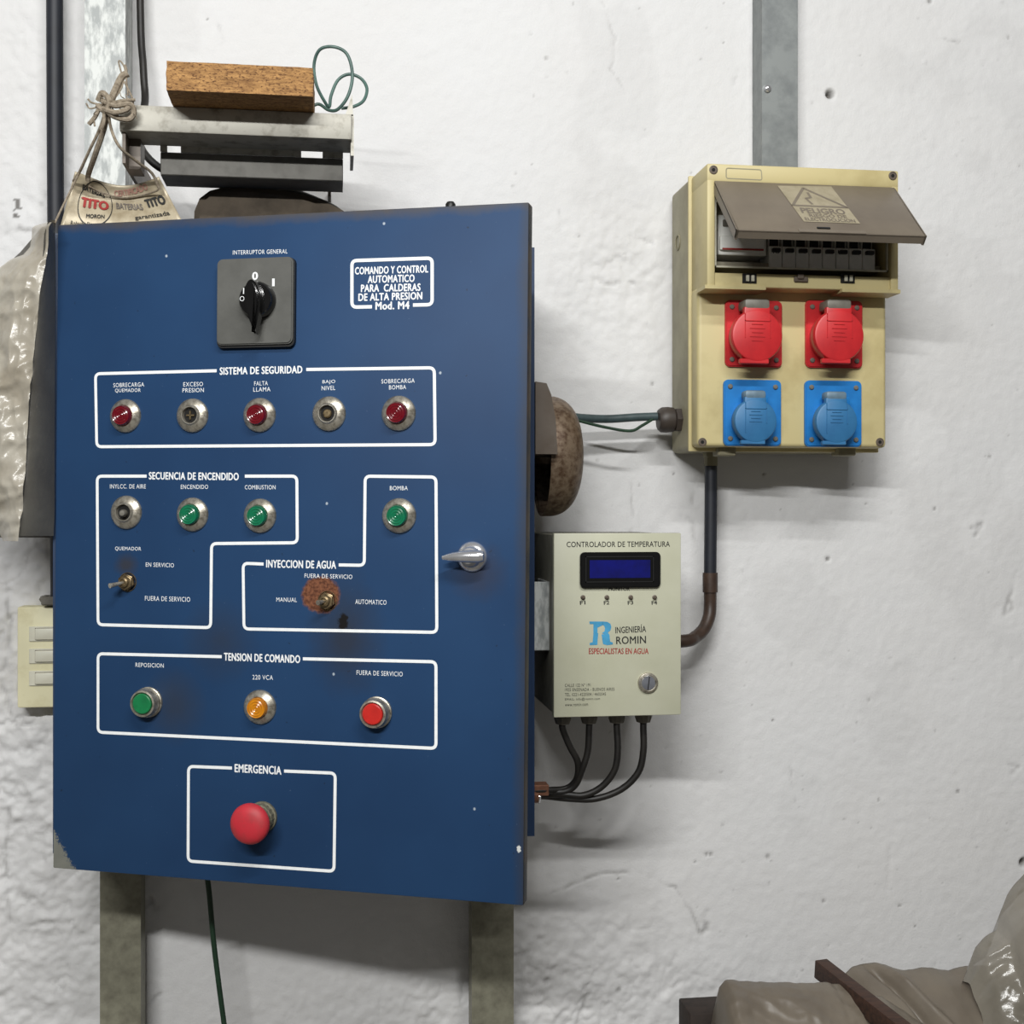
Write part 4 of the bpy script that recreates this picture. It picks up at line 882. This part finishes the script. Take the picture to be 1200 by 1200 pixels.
bm = B(); box(bm, (-.0006, -.0058, -.0085), (.0006, -.0052, .0085), 0, 1, Matrix.Translation(c) @ Matrix.Rotation(.12, 4, 'Y')); obj('key_slot', bm, 'hole', lk)
# glands and cables
GX = (659.5, 690.5, 723, 754); ends = []
for k, x in enumerate(GX):
    c = P(x, 841, -.215); g_ = Matrix.Translation((c.x, -.215, KZ0+.002)) @ Matrix.Rotation(PI/2, 4, 'X')
    bm = B(); lathe(bm, [(.0115, 0), (.0118, .009), (.0095, .016), (.006, .017), (0, .017)], 20, g_, rib=-.08); obj('cable_gland', bm, 'grey_plastic', ct); ends.append(Vector((c.x, -.215, KZ0-.013)))
con = P(640, 930, -.19)
lab = ('black cable under the leftmost gland of the controller, bending to the cabinet', 'black cable under the second gland from the left of the controller', 'black cable under the third gland from the left of the controller', 'black cable under the rightmost gland of the controller, the widest bend')
paths = ([(668, 875, -.213), (677, 893, -.21), (676, 912, -.20), (664, 924, -.192)], [(689, 880, -.213), (683, 900, -.21), (674, 920, -.20), (660, 928, -.196)],
         [(724, 880, -.215), (720, 903, -.212), (705, 922, -.205), (684, 932, -.20), (662, 931, -.196)], [(754, 880, -.215), (748, 905, -.212), (728, 925, -.205), (698, 936, -.198), (668, 936, -.194)])
for k in range(4):
    bm = B(); off = (.006, .004, -.002, -.005)[k]; a = ends[k]
    tube(bm, [a+Vector((0, 0, .004)), a-Vector((0, 0, .008))]+[P(*q) for q in paths[k]]+[Vector((con.x-.001, -.19+.005*(k-1.5), con.z+off)), Vector((con.x-.02, -.19+.005*(k-1.5), con.z+off))], .0046, 12, 6)
    o = obj('power_cable', bm, 'cable'); tag(o, lab[k], 'cable', 'black cables under the controller')
fit = thing('cable_fitting', 'copper and chrome cable fitting on the lower right side of the cabinet', 'cable fitting', tuple(con))
FM = Matrix.Translation((X0+BW+.0005, -.19, con.z)) @ Matrix.Rotation(PI/2, 4, 'Z')
bm = B(); lathe(bm, [(0, 0), (.0125, 0), (.0125, .010), (.0110, .011)], 20, FM); box(bm, (X0+BW+.0005, -.202, con.z-.0005), (con.x+.002, -.178, con.z+.014), .001, 1); obj('copper_sleeve', bm, 'copper', fit)
bm = B(); lathe(bm, [(.0120, .004), (.0120, .012), (.0105, .0135), (.008, .0135)], 6, FM @ Matrix.Translation((0, 0, -.001))); obj('hex_nut', bm, 'chrome', fit)
# strut between cabinet and controller
a = P(641, 678, -.20); b = P(641, 762, -.20); bm = B(); box(bm, (X0+BW+.0005, -.205, b.z), (KX0+.0015, -.200, a.z-.004), .001, 1); box(bm, (X0+BW+.0005, -.205, b.z), (X0+BW+.003, -.17, a.z)); box(bm, (KX0-.001, -.204, b.z), (KX0+.0018, -.12, a.z-.004))
o = obj('mounting_bracket', bm, 'galv'); tag(o, 'short galvanised bracket joining the controller to the blue cabinet', 'bracket')

# green cord under the cabinet
bm = B(); p = [P(240, 1010, -.09), P(245, 1045, -.09), P(250, 1100, -.09), P(256, 1150, -.09), P(264, 1210, -.09)]; q = p[-1]
tube(bm, p+[Vector((q.x+.03, -.09, .5)), Vector((q.x+.05, -.09, .006))], .0036, 10, 6)
o = obj('hanging_cord', bm, 'dark_green'); tag(o, 'dark green cord hanging down below the blue cabinet between its legs', 'cord')

# ================================================================ COVERED STACK AT LOWER RIGHT
def drape(name, outline, y0, fwd, drop, m, lab, cat, amp=.006, s=10, seed=2, shear=0, skx=0, nr=60, nc=110, folds=(), back=.03):
    O = np.array(outline, float); xs = np.linspace(O[0, 0], O[-1, 0], nc); ys = np.interp(xs, O[:, 0], O[:, 1])
    ys = ys + np.interp(xs, xs, fbm(xs*.06, xs*0+seed, 3)*3)
    X = np.zeros((nr+1, nc)); Y = X.copy(); Z = X.copy()
    for j in range(nc):
        r = P(xs[j], ys[j], y0)
        for i in range(nr+1):
            if i == 0: X[i, j], Y[i, j], Z[i, j] = r.x, y0+back, r.z-.05; continue
            t = (i-1)/(nr-1)
            if t < .7: q = t/.7; y = y0-fwd*(q); z = r.z-drop*(q**1.6)
            else: q = (t-.7)/.3; y = y0-fwd-.03*q; z = r.z-drop-(r.z-drop-.005)*q
            X[i, j], Y[i, j], Z[i, j] = r.x+shear*min(1, t/.7)*(1-j/(nc-1))**1.5, y, z
    env = np.clip((np.arange(nr+1)-1)/8, 0, 1)[:, None]; K = crumple(X, Y*1.4+Z*.7, s, 4, seed)
    for (x0, y0_, x1, y1_, wd, dp) in folds:
        a = P(x0, y0_, y0); b = P(x1, y1_, y0-fwd*.7); d = seg_dist(X, Y, [(a.x, y0), (b.x, y0-fwd*.8)]); K = K+np.exp(-(d/wd)**2)*dp/amp
    Z = Z+amp*K*env*(np.arange(nr+1) < nr*.7)[:, None]; Y = Y-amp*K*env
    Z = np.maximum(Z, .003)
    me = grid_mesh(name, X, Y, Z); o = obj(name, me, m, smooth=180); tag(o, lab, cat); return o
drape('plastic_sheet', [(838, 1200), (841, 1160), (850, 1149), (920, 1151), (985, 1153), (1010, 1160), (1040, 1172), (1085, 1200)], -.22, .10, .060, 'tarp', 'dusty brown plastic sheet draped over the stack, left of the plank', 'plastic sheet', amp=.006, s=13, seed=5)
drape('plastic_sheet', [(966, 1166), (985, 1146), (998, 1134), (1008, 1130), (1030, 1128), (1058, 1135), (1100, 1135), (1112, 1138), (1124, 1133), (1145, 1131), (1230, 1130)], -.13, .20, .125, 'tarp', 'dusty brown plastic sheet with long folds behind the plank', 'plastic sheet', amp=.004, s=9, seed=8, shear=P(1075, 1200, -.30).x-P(985, 1134, -.13).x,
      folds=[(1010, 1134, 1130, 1190, .007, -.012), (1030, 1134, 1150, 1190, .008, .009)])
a = P(962, 1124, -.16); a2 = P(962, 1147, -.16); b = P(1080, 1205, -.42)
bm = B(); d = (P(1080, 1216, -.38)-a); dn = d.normalized(); L_ = d.length
zz = Vector((0, 0, 1)); sid = dn.cross(zz).normalized(); upv = sid.cross(dn).normalized()
PM = Matrix(((sid.x, dn.x, upv.x, a.x), (sid.y, dn.y, upv.y, a.y), (sid.z, dn.z, upv.z, a.z), (0, 0, 0, 1)))
box(bm, (-.010, 0, -.026), (.010, L_*1.3, .0), .0015, 2, PM); o = obj('wooden_plank', bm, 'dark_wood'); tag(o, 'dark brown board poking up diagonally between the plastic sheets', 'plank')
a = P(795, 1169, -.12); b = P(842, 1169, -.12); bm = B(); box(bm, (a.x, -.18, 0), (b.x+.03, -.12, a.z), .003, 2); o = obj('timber_post', bm, 'dark_block'); tag(o, 'dark weathered timber end standing left of the plastic sheet', 'timber')
# crate that carries the sheets (below the frame)
# clear bag at right edge
M['bag2'] = plastic('cloudy_grimy_plastic', (146, 140, 128), (112, 107, 96), .86, .2, 10)
drape('plastic_bag', [(1128, 1150), (1136, 1130), (1142, 1112), (1152, 1100), (1168, 1088), (1172, 1068), (1180, 1050), (1190, 1035), (1204, 1018), (1240, 985), (1290, 960), (1360, 975), (1400, 1050)], -.17, .11, .13, 'bag2', 'cloudy plastic bag bulging up at the lower right edge', 'plastic bag', amp=.011, s=15, seed=12, nr=90)
